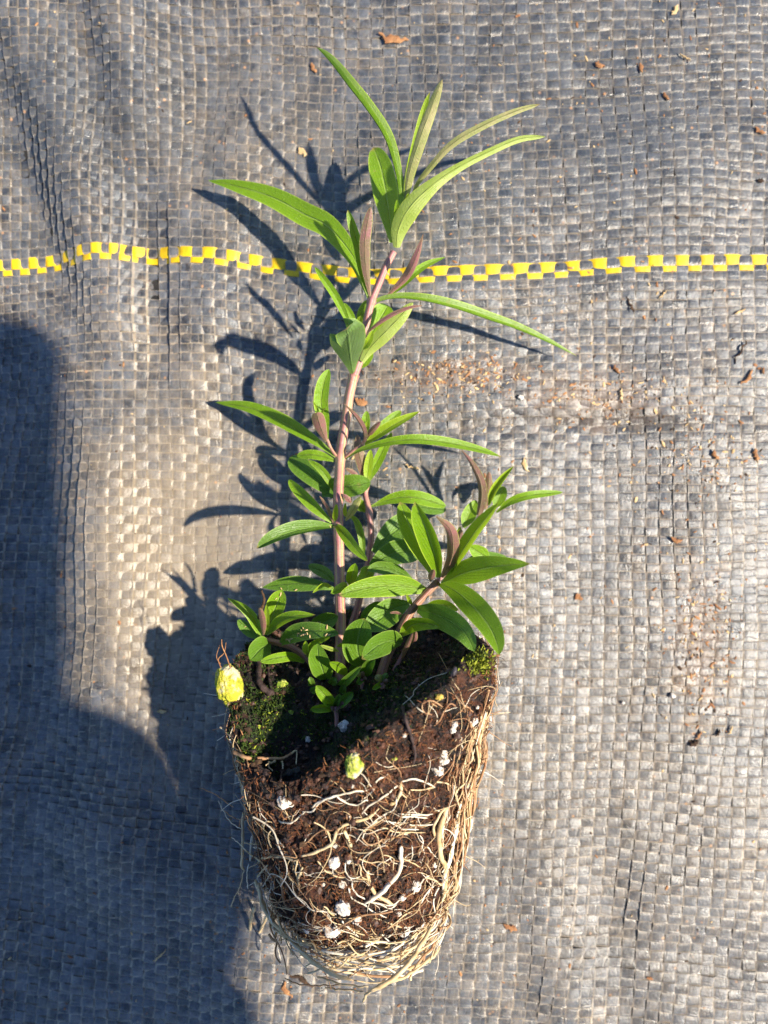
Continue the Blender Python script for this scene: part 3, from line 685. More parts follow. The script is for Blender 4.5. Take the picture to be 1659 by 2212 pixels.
# loose bundles round the lower rim and right flank
for k in range(230):
    t0 = random.uniform(R(-25), R(205)) if k < 110 else random.uniform(R(0), R(150)); dt = random.uniform(.25, 1.1) * random.choice([1, -1])
    rr = R0 - 1.5 + random.uniform(-2.8, 2.2); so_ = random.uniform(-3.4, 2.5); sl_ = random.gauss(0, 1.6); pts = []
    for q in range(8):
        a = t0 + dt * q / 7; rr2 = rr + .5 * math.sin(q + k)
        p = Bc + ax * (so_ + sl_ * (q / 7 - .5) * 2 + .5 * math.sin(q * .9 + k * 2)) + (e1 * math.cos(a) + e2 * math.sin(a)) * rr2
        p.z = max(p.z, 1.0); pts.append(list(p))
    r = random.choice([.06, .09, .12, .17, .24]); path = spline(pts, 18)
    add_tube(path, np.linspace(r, r * .5, 18), random.choice([0, 0, 1, 1, 2]), 6)
for k in range(70):   # long strands down the right side
    a = random.uniform(-.35, .55); s1 = random.uniform(14, LEN); s0 = random.uniform(-3, s1 - 8); pts = []
    for q in range(7):
        s = s1 + (s0 - s1) * q / 6
        pts.append(list(side_point(s, a + .05 * math.sin(q + k), random.uniform(.2, 1.1))))
    path = spline(pts, 20); r = random.choice([.12, .17, .24]); add_tube(path, np.linspace(r, r * .6, 20), random.choice([0, 1, 1, 2]), 6)
for k in range(60):   # wisps that stand off the flank
    a = random.choice([random.uniform(-.5, .2), random.uniform(2.9, 3.6), random.uniform(0, 3.1)]); s = random.uniform(-2, LEN * .9)
    p = side_point(s, a, .2); d = (e1 * math.cos(a) + e2 * math.sin(a)) * random.uniform(.6, 1.3) + ax * random.uniform(-1.2, .3); pts = []
    for q in range(5): pts.append([p.x, p.y, max(p.z, .8)]); p = p + d * .8; d = d + Vector((random.gauss(0, .4), random.gauss(0, .4), random.gauss(-.1, .3)))
    add_tube(spline(pts, 12), np.linspace(.09, .04, 12), random.choice([0, 1, 2]), 5)
fr = build('fine_roots', np.vstack(Vs), Fs, [ROOTW, ROOTC, ROOTT], parent=plant, midx=mi); fr['kind'] = 'stuff'
# ---- peat fibres and crumbs: one mass each
Vs, Fs, mi = [], [], []; base = 0
for k in range(15000):
    s = random.uniform(-1, LEN + 4); a = random.uniform(-.6, math.pi + .6)
    if s > LEN + rimh(a) + 1: continue
    p = side_point(s, a, random.uniform(-.15, .35))
    d = Vector((random.gauss(0, 1), random.gauss(0, 1), random.gauss(0, 1))).normalized(); dr = e1 * math.cos(a) + e2 * math.sin(a)
    d = (d - dr * d.dot(dr) * .6).normalized(); L = random.uniform(.4, 1.7); b = Vector((random.gauss(0, .25), random.gauss(0, .25), random.gauss(0, .25)))
    r = random.uniform(.025, .085)
    V, F, _ = tube_data([list(p), list(p + d * L * .5 + b * L * .8), list(p + d * L)], [r, r, r * .3], 4, base=base, cap=False)
    Vs.append(V); Fs.extend(F); mi.extend([random.choice([0, 0, 0, 1, 1, 2])] * len(F)); base += len(V)
tag(build('peat_fibres', np.vstack(Vs), Fs, [FIB, BARKD, FIBL], parent=plant, midx=mi, smooth=False), kind='stuff')
def top_point(rr, a):
    c = Bc + ax * (LEN + 25) + (e1 * math.cos(a) + e2 * math.sin(a)) * rr
    h = bvh.ray_cast(c, -ax, 60); return h[0]
Vs, Fs, mi = [], [], []; base = 0
for k in range(5600):
    a = random.uniform(0, 2 * math.pi)
    if random.random() < .4: p = top_point(math.sqrt(random.random()) * (R1 - .5), a)
    else:
        s = random.uniform(-1, LEN + 3); a = random.uniform(-.5, math.pi + .5); p = side_point(s, a, 0)
        if s > LEN + rimh(a): continue
    if p is None: continue
    r = random.choice([.12, .18, .25, .35, .55]) * random.uniform(.7, 1.2)
    V, F = chunk(p, r, k * .37, (1, random.uniform(.5, 1), random.uniform(.5, 1)), .7, 1)
    Vs.append(np.array(V)); Fs.extend([tuple(i + base for i in f) for f in F]); mi.extend([random.choice([0, 0, 1, 2])] * len(F)); base += len(V)
tag(build('peat_crumbs', np.vstack(Vs), Fs, [CRUMB, BARKD, TWIG], parent=plant, midx=mi, smooth=False), kind='stuff')
# ---- moss: short leafy tufts
Vs, Fs, mi = [], [], []; base = 0
centres = [(random.uniform(3, R1), random.uniform(0, 2 * math.pi)) for _ in range(26)]
for k in range(5200):
    rr0, a0 = random.choice(centres)
    x = rr0 * math.cos(a0) + random.gauss(0, 1.9); y_ = rr0 * math.sin(a0) + random.gauss(0, 1.9)
    rr = math.hypot(x, y_); a = math.atan2(y_, x)
    if rr > R1 - .2: continue
    p = top_point(rr, a)
    if p is None: continue
    yel = (x > 14.0 and y_ > -4) and random.random() < .8
    L = random.uniform(.25, .8); d = (ax + Vector((random.gauss(0, .6), random.gauss(0, .6), random.gauss(0, .6)))).normalized()
    sd_ = d.cross(Vector((random.random(), random.random(), random.random()))).normalized() * random.uniform(.06, .14)
    Vs.append(np.array([list(p - sd_ * .5), list(p + sd_ * .5), list(p + d * L * .6 + sd_), list(p + d * L), list(p + d * L * .6 - sd_)]))
    Fs.append(tuple(base + i for i in range(5))); mi.append(1 if yel else 0); base += 5
# bright moss tuft on the right-hand rim corner
for k in range(1100):
    u, v = uv('C8', random.gauss(1170, 42), random.gauss(625, 42)); p, n, hit = surf(u, v, 0, 27)
    if not hit: continue
    L = random.uniform(.3, 1.0); d = (n * .6 + ax * .5 + Vector((random.gauss(0, .5), random.gauss(0, .5), random.gauss(0, .5)))).normalized()
    sd_ = d.cross(Vector((random.random(), random.random(), random.random()))).normalized() * random.uniform(.06, .14)
    Vs.append(np.array([list(p - sd_ * .5), list(p + sd_ * .5), list(p + d * L * .6 + sd_), list(p + d * L), list(p + d * L * .6 - sd_)]))
    Fs.append(tuple(base + i for i in range(5))); mi.append(1 if random.random() < .75 else 0); base += 5
for (cx_, cy_, sx_, sy_, cnt, m_) in [(430, 1200, 120, 130, 1500, 2), (620, 1060, 90, 60, 500, 2), (300, 1480, 90, 60, 900, 2), (900, 1330, 160, 90, 700, 0), (470, 1560, 90, 40, 500, 2), (1560, 1000, 120, 60, 900, 0), (1500, 800, 130, 60, 700, 0), (1000, 380, 140, 60, 900, 2), (250, 700, 60, 40, 300, 2), (1380, 1120, 120, 60, 500, 0)]:
    for k in range(cnt):
        u, v = uv('C7', random.gauss(cx_, sx_), random.gauss(cy_, sy_)); p, n, hit = surf(u, v, 0, 27)
        if not hit or noise.noise(p * .35) < -.12: continue
        L = random.uniform(.25, .85); d = (n * .8 + Vector((random.gauss(0, .5), random.gauss(0, .5), random.gauss(0, .5)))).normalized()
        sd_ = d.cross(Vector((random.random(), random.random(), random.random()))).normalized() * random.uniform(.05, .12)
        Vs.append(np.array([list(p - sd_ * .5), list(p + sd_ * .5), list(p + d * L * .6 + sd_), list(p + d * L), list(p + d * L * .6 - sd_)]))
        Fs.append(tuple(base + i for i in range(5))); mi.append(m_ if random.random() < .9 else 1); base += 5
tag(build('moss', np.vstack(Vs), Fs, [MOSSD, MOSSY, MOSSG], parent=plant, midx=mi, smooth=False), kind='stuff')

# ------------------------------------------------------------------ stems
def low(z): return min(z, 12) + max(0, z - 12) * .28      # the shoots lie nearly flat over the plug
def stem(c, pts, w0, w1, mat, parent=plant, name='stem', nodes=()):
    P3 = [list(P(c, p[0], p[1], low(p[2]))) for p in pts]
    path = spline(P3, 10 * len(pts))
    zz = path[:, 2]; r = np.linspace(w0, w1, len(path)) * MMC * .435 * (1 - zz / H)
    for q in nodes:
        qp = np.array(list(P(c, *q))); d = np.linalg.norm(path - qp, axis=1); r = r * (1 + .30 * np.exp(-(d / .6) ** 2))
    path += np.array([[noise.noise(Vector(p) * .25 + Vector((k, 3, 1))) * .12 for k in (0, 5, 11)] for p in path])
    o = tube(name, path, r, mat, parent, sides=20, ridge=.075); return o
main = stem('S', [(1345, 2735, 29), (1340, 2640, 29), (1340, 2400, 22), (1332, 2080, 15), (1333, 1950, 12), (1340, 1797, 10), (1362, 1640, 9.6), (1392, 1475, 10)],
            44 * 2, 41 * 2, ST, nodes=[(1340, 1797, 10), (1332, 2080, 15), (1340, 2330, 20), (1392, 1475, 10)])
upper = stem('C2', [(385, 1462, 10), (440, 1300, 10.5), (478, 1080, 11), (520, 900, 11.5), (560, 790, 11.7), (640, 600, 12.5), (700, 480, 13)], 72, 56, STP,
             nodes=[(525, 870, 11.5), (700, 490, 13)])
stemB = stem('C5', [(940, 1250, 7), (970, 1120, 7), (1010, 1000, 8), (1060, 800, 9), (1110, 600, 10), (1122, 400, 10), (1105, 230, 10), (1075, 90, 9), (1090, 20, 9)], 66, 44, STP,
             nodes=[(1112, 590, 14), (1110, 240, 10)])
stemC = stem('C8', [(385, 760, 37), (410, 680, 36), (460, 550, 34), (540, 390, 31), (640, 210, 29), (740, 90, 27), (850, -20, 25)], 86, 62, STB,
             nodes=[(640, 210, 29), (745, 80, 27), (850, -20, 25)])
stemD = stem('C5', [(775, 1620, 35), (740, 1560, 33), (690, 1480, 31), (600, 1370, 28), (500, 1300, 26), (400, 1265, 24), (285, 1238, 22)], 58, 50, STB,
             nodes=[(610, 1380, 28), (410, 1265, 24), (290, 1240, 22)])
stemE = stem('C6', [(440, 1085, 24), (560, 930, 18), (690, 720, 12), (790, 540, 9)], 40, 34, STP)
stemF = stem('C8', [(500, 690, 34), (560, 580, 32), (610, 470, 31), (655, 400, 30)], 36, 26, STP)
stem('C3', [(1048, 832, 10.5), (1005, 770, 12), (972, 700, 13.5)], 24, 26, ST, parent=main, name='side_shoot')
stem('C4', [(322, 800, 10.5), (390, 745, 12), (465, 712, 13.5)], 28, 34, ST, parent=main, name='side_shoot')

# ------------------------------------------------------------------ leaves
def leaf(par, c, pts, w, mat=LG, a=(12, 12), under=False, peak=.42, tip=.45, neck=.22, wl=1.0, wr=1.0, wav=.04, nu=30, prof=None, raw=False):
    a = tuple(x * 1.5 if abs(x) < 45 else x for x in a); w = w * 1.04
    """pts base->tip (x, y, z mm); w crop px; a = lift angle of the left and right blade half"""
    if not raw:
        dz = pts[0][2] - low(pts[0][2]); m_ = len(pts) - 1
        pts = [(p[0], p[1], p[2] - dz * (1 - .7 * i / m_)) for i, p in enumerate(pts)]
    P3 = spline([list(P(c, *p)) for p in pts], nu + 1)
    # resample evenly
    seg = np.r_[0, np.cumsum(np.linalg.norm(np.diff(P3, axis=0), axis=1))]; tt = np.linspace(0, seg[-1], nu + 1)
    P3 = np.stack([np.interp(tt, seg, P3[:, k]) for k in range(3)], 1)
    T = np.gradient(P3, axis=0); T /= np.linalg.norm(T, axis=1)[:, None]
    zm = P3[:, 2].mean(); hw = w * MMC * .5 * (1 - zm / H)
    nv = 5; V, UV = [], []
    seed = P3[0, 0] * 1.3 + P3[0, 1]
    for i in range(nu + 1):
        t = i / nu
        if t < peak: k = neck + (1 - neck) * math.sin(t / peak * math.pi / 2) ** 1.15
        else:
            q = (t - peak) / (1 - peak); k = max(0.0, 1 - q ** (1.6 + 1.6 * tip)) ** (.62 if tip > .3 else .85)
        if prof: k = float(np.interp(t, [q[0] for q in prof], [q[1] for q in prof]))
        k = max(k, .03)
        view = EYE - Vector(P3[i]); view = np.array(view.normalized())
        # blade plane: between facing the viewer and facing up
        up = view * .5 + np.array([0, 0, .5]); 
        s = np.cross(T[i], up); s /= np.linalg.norm(s) + 1e-9
        n = np.cross(s, T[i]); n /= np.linalg.norm(n)
        for side, ang, ww in ((-1, a[0], wl), (1, a[1], wr)):
            js = range(nv, 0, -1) if side == -1 else range(0, nv + 1)
            for j in js:
                f = j / nv; fa = R(ang) * ((.75 + .5 * f) if abs(ang) < 90 else 1)
                off = s * side * math.cos(fa) + n * math.sin(fa)
                wv = wav * hw * math.sin(t * 9 + seed + side) * f * k
                V.append(P3[i] + off * hw * ww * k * f + n * wv)
                UV.append((t, .5 + side * .5 * f))
    M = 2 * nv + 1; F = []
    for i in range(nu):
        for j in range(M - 1):
            q = (i * M + j, i * M + j + 1, (i + 1) * M + j + 1, (i + 1) * M + j)
            F.append(q if under else q[::-1])
    # make the geometric front the upper face of the leaf
    V = np.array(V)
    f0 = F[(nu // 2) * (M - 1) + nv]; p = V[list(f0)]
    nrm = np.cross(p[1] - p[0], p[2] - p[0]); view = np.array(EYE) - p[0]
    facing = nrm @ view > 0
    if a[0] < 90 and a[1] < 90 and facing == under: F = [q[::-1] for q in F]
    return build('leaf', V, F, mat, par, origin=Vector(P3[0]), uvs=UV)

U = upper; Mn = main
# -- tip cluster
leaf(U, 'C1', [(690, 1610, 12.5), (668, 1400, 11), (632, 1180, 9), (592, 1000, 8), (540, 862, 7)], 205, LG, a=(8, 14), tip=.9, peak=.55)
leaf(U, 'C1', [(775, 1330, 14), (815, 1080, 17), (875, 820, 20), (940, 560, 22), (985, 425, 23)], 62, LL, peak=.6)
leaf(U, 'C1', [(780, 1320, 14.5), (825, 1060, 18), (905, 800, 21), (1000, 540, 23), (1082, 325, 25)], 108, LO, a=(-18, -10), under=True, peak=.5, tip=.6, neck=.45)
leaf(U, 'C1', [(738, 1400, 13.5), (748, 1200, 15), (730, 1010, 17), (655, 780, 19), (520, 570, 20), (360, 370, 20), (215, 190, 18), (95, 75, 16)], 150, LG, a=(0, 148), peak=.5, tip=.8, neck=.5, wl=.62, wr=.55) if False else leaf(U, 'C1', [(738, 1400, 13.5), (735, 1200, 15), (700, 1010, 17), (625, 780, 19), (490, 570, 20), (335, 370, 20), (200, 190, 18), (95, 75, 16)], 150, LG, a=(152, 2), peak=.45, tip=.8, neck=.4, wl=.48, wr=.95)
leaf(U, 'C1', [(845, 1270, 14), (880, 1160, 15), (960, 1050, 17), (1150, 840, 20), (1400, 690, 21), (1659, 575, 21), (1850, 520, 20)], 62, LO, a=(-12, -12), under=True, prof=[(0, .4), (.2, .75), (.5, 1), (.8, .8), (.95, .5), (1, .05)])
leaf(U, 'C1', [(722, 1650, 13), (740, 1500, 15), (830, 1330, 17), (1000, 1160, 18), (1220, 1010, 17.5), (1500, 870, 16), (1700, 790, 14.5), (1893, 775, 13)], 172, LL, a=(-14, -8), under=True, prof=[(0, .32), (.08, .8), (.17, 1), (.26, .88), (.38, .56), (.52, .38), (.65, .34), (.85, .30), (.95, .22), (1, .03)])
leaf(U, 'C1', [(722, 1430, 14.5), (724, 1350, 16), (728, 1270, 17)], 42, LG)
leaf(U, 'C1', [(770, 1360, 15), (800, 1290, 16), (818, 1220, 17)], 45, LL)
# -- node with the long left and right leaves
leaf(U, 'C2', [(508, 855, 11.5), (465, 730, 12), (380, 520, 12), (190, 290, 11), (0, 190, 9.5), (-264, 50, 8), (-560, -40, 6), (-756, -78, 4)], 176, LG, a=(4, 10), peak=.45, tip=.15, neck=.14)
leaf(U, 'C2', [(498, 830, 12), (455, 650, 13.5), (428, 450, 15), (382, 290, 16), (338, 152, 17)], 82, LG, a=(5, 25), peak=.6, tip=.8)
leaf(U, 'C2', [(515, 835, 12.5), (484, 640, 15), (472, 430, 17.5), (492, 270, 19), (520, 128, 20)], 88, LP, a=(-10, -10), under=True, peak=.6, tip=.7)['label'] = 'leaf with pale pink underside'
leaf(U, 'C2', [(640, 842, 12), (700, 780, 13), (790, 690, 14.5), (850, 590, 17), (900, 460, 19), (933, 342, 20)], 78, LP, a=(-8, -25), under=True, peak=.5, tip=.1)
leaf(U, 'C2', [(640, 842, 11.7), (740, 765, 12), (850, 665, 13), (960, 585, 13), (1105, 525, 12)], 72, LG, a=(14, 20), tip=.2)
leaf(U, 'C2', [(560, 885, 11.5), (640, 860, 12.5), (760, 850, 13.5), (950, 872, 14), (1200, 935, 13), (1450, 1020, 11), (1659, 1090, 9), (1900, 1190, 7), (2144, 1306, 4.5)], 122, LG, a=(0, 152), wl=1.05, wr=.42, peak=.4, tip=.2, neck=.45)
leaf(U, 'C2', [(360, 1110, 12.5), (330, 1010, 13.5), (240, 830, 15), (150, 700, 16), (80, 603, 16)], 72, LG, a=(18, 18), tip=.7, peak=.5)
leaf(U, 'C2', [(405, 1060, 11), (360, 970, 11.5), (310, 885, 11.5)], 48, LG)
leaf(U, 'C2', [(425, 1080, 9.5), (450, 970, 9.5), (492, 862, 9)], 76, LG)
leaf(U, 'C2', [(470, 1230, 8.5), (560, 1060, 8), (655, 905, 7)], 190, LG, tip=.9, peak=.6)
leaf(U, 'C2', [(440, 1400, 9.5), (485, 1345, 9.5), (535, 1280, 9)], 62, LG)
leaf(U, 'C2', [(448, 1345, 11.5), (520, 1235, 12.5), (640, 1110, 14), (760, 985, 15), (852, 882, 15)], 128, LL, a=(-10, -10), under=True, peak=.45, tip=.5, neck=.35)['label'] = 'pale lime leaf showing its underside'
leaf(U, 'C2', [(482, 1135, 12), (560, 1060, 14), (690, 975, 16), (830, 920, 17), (927, 905, 17)], 36, LP, a=(-10, -10), under=True)
leaf(U, 'C2', [(455, 1250, 12.5), (500, 1190, 14), (535, 1105, 15)], 60, LL)
leaf(U, 'C2', [(415, 1080, 12.5), (428, 1040, 13.5), (442, 985, 15)], 58, LL)
leaf(U, 'C2', [(378, 1445, 10.5), (364, 1340, 14), (352, 1230, 19), (342, 1145, 24), (334, 1112, 28), (326, 1090, 30)], 290, LD, a=(-6, -14), under=True, peak=.52, tip=.5, neck=.12, wav=.08, raw=True)['label'] = 'wide veined leaf pointing up at the viewer'
# -- middle node
leaf(Mn, 'C3', [(975, 700, 12.5), (952, 560, 14), (928, 420, 15), (945, 270, 16), (990, 148, 16)], 122, LG, a=(14, 14), peak=.55, tip=.7)
leaf(Mn, 'C3', [(972, 720, 14), (940, 640, 16), (915, 570, 18), (893, 490, 20)], 116, LP, a=(-16, -16), under=True, peak=.6, tip=.9)
leaf(Mn, 'C3', [(910, 490, 20), (893, 450, 21.5), (862, 398, 22)], 18, LL); leaf(Mn, 'C3', [(932, 500, 20), (945, 470, 21), (966, 452, 21)], 16, LO)
leaf(Mn, 'C3', [(1042, 838, 10.5), (930, 750, 10.5), (760, 640, 9.5), (560, 530, 8), (350, 448, 6), (100, 408, 3)], 124, LG, a=(22, 6), peak=.45, tip=.15, neck=.16)
leaf(Mn, 'C4', [(320, 812, 10.5), (420, 750, 12.5), (560, 705, 14.5), (750, 668, 16), (950, 664, 16), (1200, 700, 14), (1400, 748, 12), (1547, 797, 9)], 84, LG, a=(4, 20), peak=.55, tip=.2, neck=.18)
leaf(Mn, 'C4', [(435, 715, 13.5), (468, 650, 15), (455, 570, 17), (400, 480, 19.5), (302, 374, 22)], 62, LP, a=(-40, 10), under=True, tip=.1, neck=.5)
leaf(Mn, 'C4', [(475, 700, 13.5), (580, 620, 15), (720, 535, 16), (905, 440, 16)], 92, LL, a=(10, 24), tip=.3)
leaf(Mn, 'C4', [(530, 640, 11), (650, 530, 11), (760, 435, 10)], 84, LG, tip=.6)
leaf(Mn, 'C4', [(478, 620, 12.5), (480, 520, 13.5), (488, 436, 14)], 72, LG, tip=.7); leaf(Mn, 'C4', [(482, 610, 14), (490, 560, 15), (496, 510, 16)], 34, LL)
leaf(Mn, 'C4', [(478, 655, 14.5), (530, 590, 16), (598, 518, 17)], 48, LP, a=(-12, -12), under=True)
leaf(Mn, 'C3', [(1042, 872, 10), (950, 838, 10), (850, 820, 10), (738, 828, 9)], 78, LG, a=(14, 5), tip=.7, peak=.5)
leaf(Mn, 'C3', [(1032, 1115, 10), (990, 1020, 10.5), (920, 930, 11), (828, 862, 11)], 62, LG)
# -- lower node
leaf(Mn, 'C3', [(1012, 1352, 15), (920, 1270, 15), (800, 1150, 14), (720, 1070, 13), (674, 1018, 12)], 104, LG, a=(10, 22), tip=.6, peak=.5)
leaf(Mn, 'C3', [(1042, 1388, 15), (900, 1390, 17), (720, 1420, 19), (560, 1480, 20), (422, 1558, 20)], 150, LD, a=(34, 4), tip=.6, peak=.55, neck=.15)
leaf(Mn, 'C3', [(1040, 1362, 15.5), (1110, 1445, 18), (1190, 1550, 20), (1296, 1658, 21)], 92, LG, a=(16, 16), tip=.6)
leaf(Mn, 'C3', [(1022, 1360, 15.5), (978, 1240, 17.5), (915, 1145, 19)], 30, LP, a=(-20, -10), under=True); leaf(Mn, 'C3', [(1035, 1345, 16), (1043, 1275, 18), (1050, 1208, 19)], 46, LL, tip=.6)
leaf(Mn, 'C3', [(1120, 1340, 15), (1180, 1250, 17), (1242, 1148, 18)], 64, LO, a=(-12, -12), under=True, tip=.6); leaf(Mn, 'C3', [(1122, 1310, 15), (1115, 1260, 16), (1120, 1200, 16)], 34, LL)
leaf(Mn, 'C3', [(1165, 1200, 12), (1135, 1165, 13), (1100, 1130, 13)], 46, LP, a=(-12, -12), under=True)
leaf(Mn, 'C5', [(950, 265, 14), (1005, 300, 15), (1048, 430, 15), (1062, 605, 14)], 62, LG, a=(20, 10))
# -- lowest leaves of the main stem
leaf(Mn, 'C5', [(825, 835, 20), (700, 808, 18.5), (500, 795, 16), (268, 825, 13)], 122, LD, a=(8, 8), tip=.1, peak=.5); leaf(Mn, 'C5', [(815, 830, 21), (750, 805, 22), (660, 870, 22)], 34, LL)
leaf(Mn, 'C5', [(842, 780, 16), (750, 705, 13), (628, 652, 10)], 96, LD)
leaf(Mn, 'C5', [(935, 800, 23), (870, 835, 24), (803, 872, 24)], 74, LG, tip=.7); leaf(Mn, 'C5', [(955, 812, 21), (975, 720, 21), (1000, 635, 21)], 92, LG, tip=.8)
leaf(Mn, 'C5', [(925, 1510, 30), (870, 1450, 31), (795, 1412, 31)], 84, LG, tip=.6); leaf(Mn, 'C5', [(850, 1625, 34), (930, 1555, 34), (1045, 1445, 33)], 74, LD)
leaf(Mn, 'C5', [(850, 1290, 27), (910, 1270, 27), (960, 1250, 27)], 34, LG); leaf(Mn, 'C5', [(870, 1330, 29), (800, 1310, 30), (720, 1280, 30)], 34, LL, a=(-10, -10), under=True)
# -- second stem behind
leaf(stemB, 'C4', [(478, 975, 9), (450, 860, 10), (422, 740, 11), (415, 620, 11)], 86, LP, a=(-10, -10), under=True, neck=.6, tip=.5); leaf(stemB, 'C4', [(490, 978, 9.5), (500, 880, 10), (520, 740, 11)], 72, LL, neck=.6)
leaf(stemB, 'C4', [(498, 978, 8.5), (560, 850, 9), (630, 710, 10), (685, 605, 10)], 92, LG, a=(24, 10), neck=.5)
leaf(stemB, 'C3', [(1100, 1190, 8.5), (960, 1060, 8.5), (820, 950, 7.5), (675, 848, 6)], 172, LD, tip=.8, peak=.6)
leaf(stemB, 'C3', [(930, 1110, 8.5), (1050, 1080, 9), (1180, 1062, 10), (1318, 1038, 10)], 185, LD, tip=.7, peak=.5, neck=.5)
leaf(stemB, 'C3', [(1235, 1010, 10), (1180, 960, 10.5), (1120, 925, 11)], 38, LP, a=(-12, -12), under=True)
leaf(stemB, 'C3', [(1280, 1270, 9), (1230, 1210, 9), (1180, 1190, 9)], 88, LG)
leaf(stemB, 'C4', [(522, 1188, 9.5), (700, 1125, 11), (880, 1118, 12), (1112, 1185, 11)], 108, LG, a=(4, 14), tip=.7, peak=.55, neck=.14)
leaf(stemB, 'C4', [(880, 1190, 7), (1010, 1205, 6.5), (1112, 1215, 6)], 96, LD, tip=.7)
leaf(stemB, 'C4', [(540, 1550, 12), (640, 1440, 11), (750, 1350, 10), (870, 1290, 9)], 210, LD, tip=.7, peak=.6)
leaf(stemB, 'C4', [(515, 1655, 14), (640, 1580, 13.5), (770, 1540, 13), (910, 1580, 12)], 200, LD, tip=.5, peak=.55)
leaf(stemB, 'C5', [(1110, 660, 16), (1075, 740, 18), (1000, 800, 19)], 120, LG, a=(16, 10))
# -- right-hand shoot
K = stemC
leaf(K, 'C5', [(1552, 850, 25), (1400, 812, 25.5), (1200, 812, 26), (1000, 845, 26), (873, 888, 25)], 176, LG, a=(8, 12), tip=.4, peak=.45, neck=.3)['label'] = 'broad flat leaf across the main stem'
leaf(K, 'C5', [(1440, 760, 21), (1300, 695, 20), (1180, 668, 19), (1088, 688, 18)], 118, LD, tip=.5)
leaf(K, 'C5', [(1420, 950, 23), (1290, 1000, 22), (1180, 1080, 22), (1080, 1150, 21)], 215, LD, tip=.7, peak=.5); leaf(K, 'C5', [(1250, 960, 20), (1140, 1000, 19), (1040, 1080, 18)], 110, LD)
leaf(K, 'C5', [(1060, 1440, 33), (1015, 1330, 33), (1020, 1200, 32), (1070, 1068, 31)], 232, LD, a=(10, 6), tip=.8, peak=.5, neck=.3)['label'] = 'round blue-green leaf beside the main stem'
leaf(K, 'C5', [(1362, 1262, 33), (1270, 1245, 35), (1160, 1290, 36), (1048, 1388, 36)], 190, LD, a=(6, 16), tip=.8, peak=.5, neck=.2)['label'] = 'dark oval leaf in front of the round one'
leaf(K, 'C5', [(1080, 1530, 35), (1095, 1450, 34), (1150, 1380, 33)], 96, LD)
leaf(K, 'C8', [(548, 412, 31), (640, 325, 31), (760, 310, 31), (868, 340, 30)], 112, LG, a=(14, 8), tip=.5)
leaf(K, 'C8', [(690, 195, 29), (820, 235, 32), (960, 300, 34), (1070, 400, 35), (1135, 528, 34)], 190, LD, a=(14, 8), tip=.7, peak=.5, neck=.3)
leaf(K, 'C6', [(470, 1095, 25), (600, 1160, 29), (740, 1290, 33), (850, 1430, 35), (910, 1560, 36), (930, 1655, 36)], 196, LG, a=(6, 14), tip=.7, peak=.55, neck=.25)
leaf(K, 'C8', [(730, 190, 26), (880, 162, 25), (1010, 205, 24)], 88, LG, tip=.5)
leaf(K, 'C6', [(395, 1010, 25), (340, 860, 28), (250, 690, 31), (190, 560, 32), (150, 452, 32)], 165, LG, a=(4, 10), tip=.7, peak=.55)
leaf(K, 'C6', [(455, 1045, 25.5), (430, 900, 29), (375, 720, 33), (310, 560, 36), (268, 452, 37)], 190, LG, a=(6, 30), tip=.8, peak=.55)
leaf(K, 'C6', [(485, 1050, 25.5), (552, 910, 29), (568, 780, 32), (540, 660, 35), (430, 562, 38)], 112, LP, a=(-20, -8), under=True, tip=.1, peak=.4, neck=.5)['label'] = 'curled leaf with wine-pink underside'
leaf(K, 'C6', [(590, 830, 27), (615, 740, 29), (632, 672, 30)], 54, LP, a=(-14, -14), under=True, tip=.8); leaf(K, 'C6', [(600, 760, 28), (612, 690, 30), (622, 645, 31)], 44, LL, tip=.8)
leaf(K, 'C6', [(525, 1030, 26), (620, 870, 30), (740, 690, 34), (850, 555, 37), (925, 462, 38)], 140, LL, a=(12, 34), tip=.6, peak=.5, neck=.35)
leaf(K, 'C6', [(495, 1085, 25.5), (650, 1015, 28), (850, 970, 31), (1010, 948, 32), (1170, 940, 32)], 208, LG, a=(4, 16), tip=.12, peak=.45)
leaf(K, 'C6', [(640, 935, 16), (800, 885, 14), (990, 890, 12)], 84, LD); leaf(K, 'C6', [(850, 900, 15), (770, 850, 15), (695, 800, 15)], 120, LG)
leaf(K, 'C6', [(390, 1080, 24), (400, 1040, 26), (415, 985, 27)], 60, LP, a=(-14, -14), under=True); leaf(K, 'C5', [(1440, 960, 27), (1420, 920, 27), (1400, 880, 26)], 34, LL)
leaf(K, 'C6', [(170, 1340, 30), (120, 1325, 31), (70, 1325, 31)], 26, LP, a=(-14, -14), under=True)
# -- upper right shoot
E = stemE
leaf(E, 'C6', [(650, 655, 9), (690, 560, 9), (750, 440, 9)], 116, LG, tip=.4)
leaf(E, 'C6', [(895, 500, 8), (930, 420, 8), (965, 328, 7.5)], 104, LG, tip=.8)
leaf(E, 'C6', [(765, 560, 10), (792, 430, 12), (785, 300, 13.5), (715, 150, 14), (632, 42, 14)], 86, LP, a=(-30, 5), under=True, peak=.3, tip=.12, neck=.6)
leaf(E, 'C6', [(820, 510, 10), (842, 380, 12), (852, 215, 14)], 70, LP, a=(-14, -14), under=True, tip=.8, neck=.5)['label'] = 'upright pink-backed leaf'
leaf(E, 'C6', [(850, 480, 10.5), (895, 370, 12), (965, 270, 13), (1045, 172, 14)], 88, LL, a=(10, 38), tip=.3)
leaf(E, 'C6', [(908, 535, 10), (1020, 450, 12), (1180, 400, 13), (1432, 376, 12)], 66, LG, a=(4, 16), tip=.4)
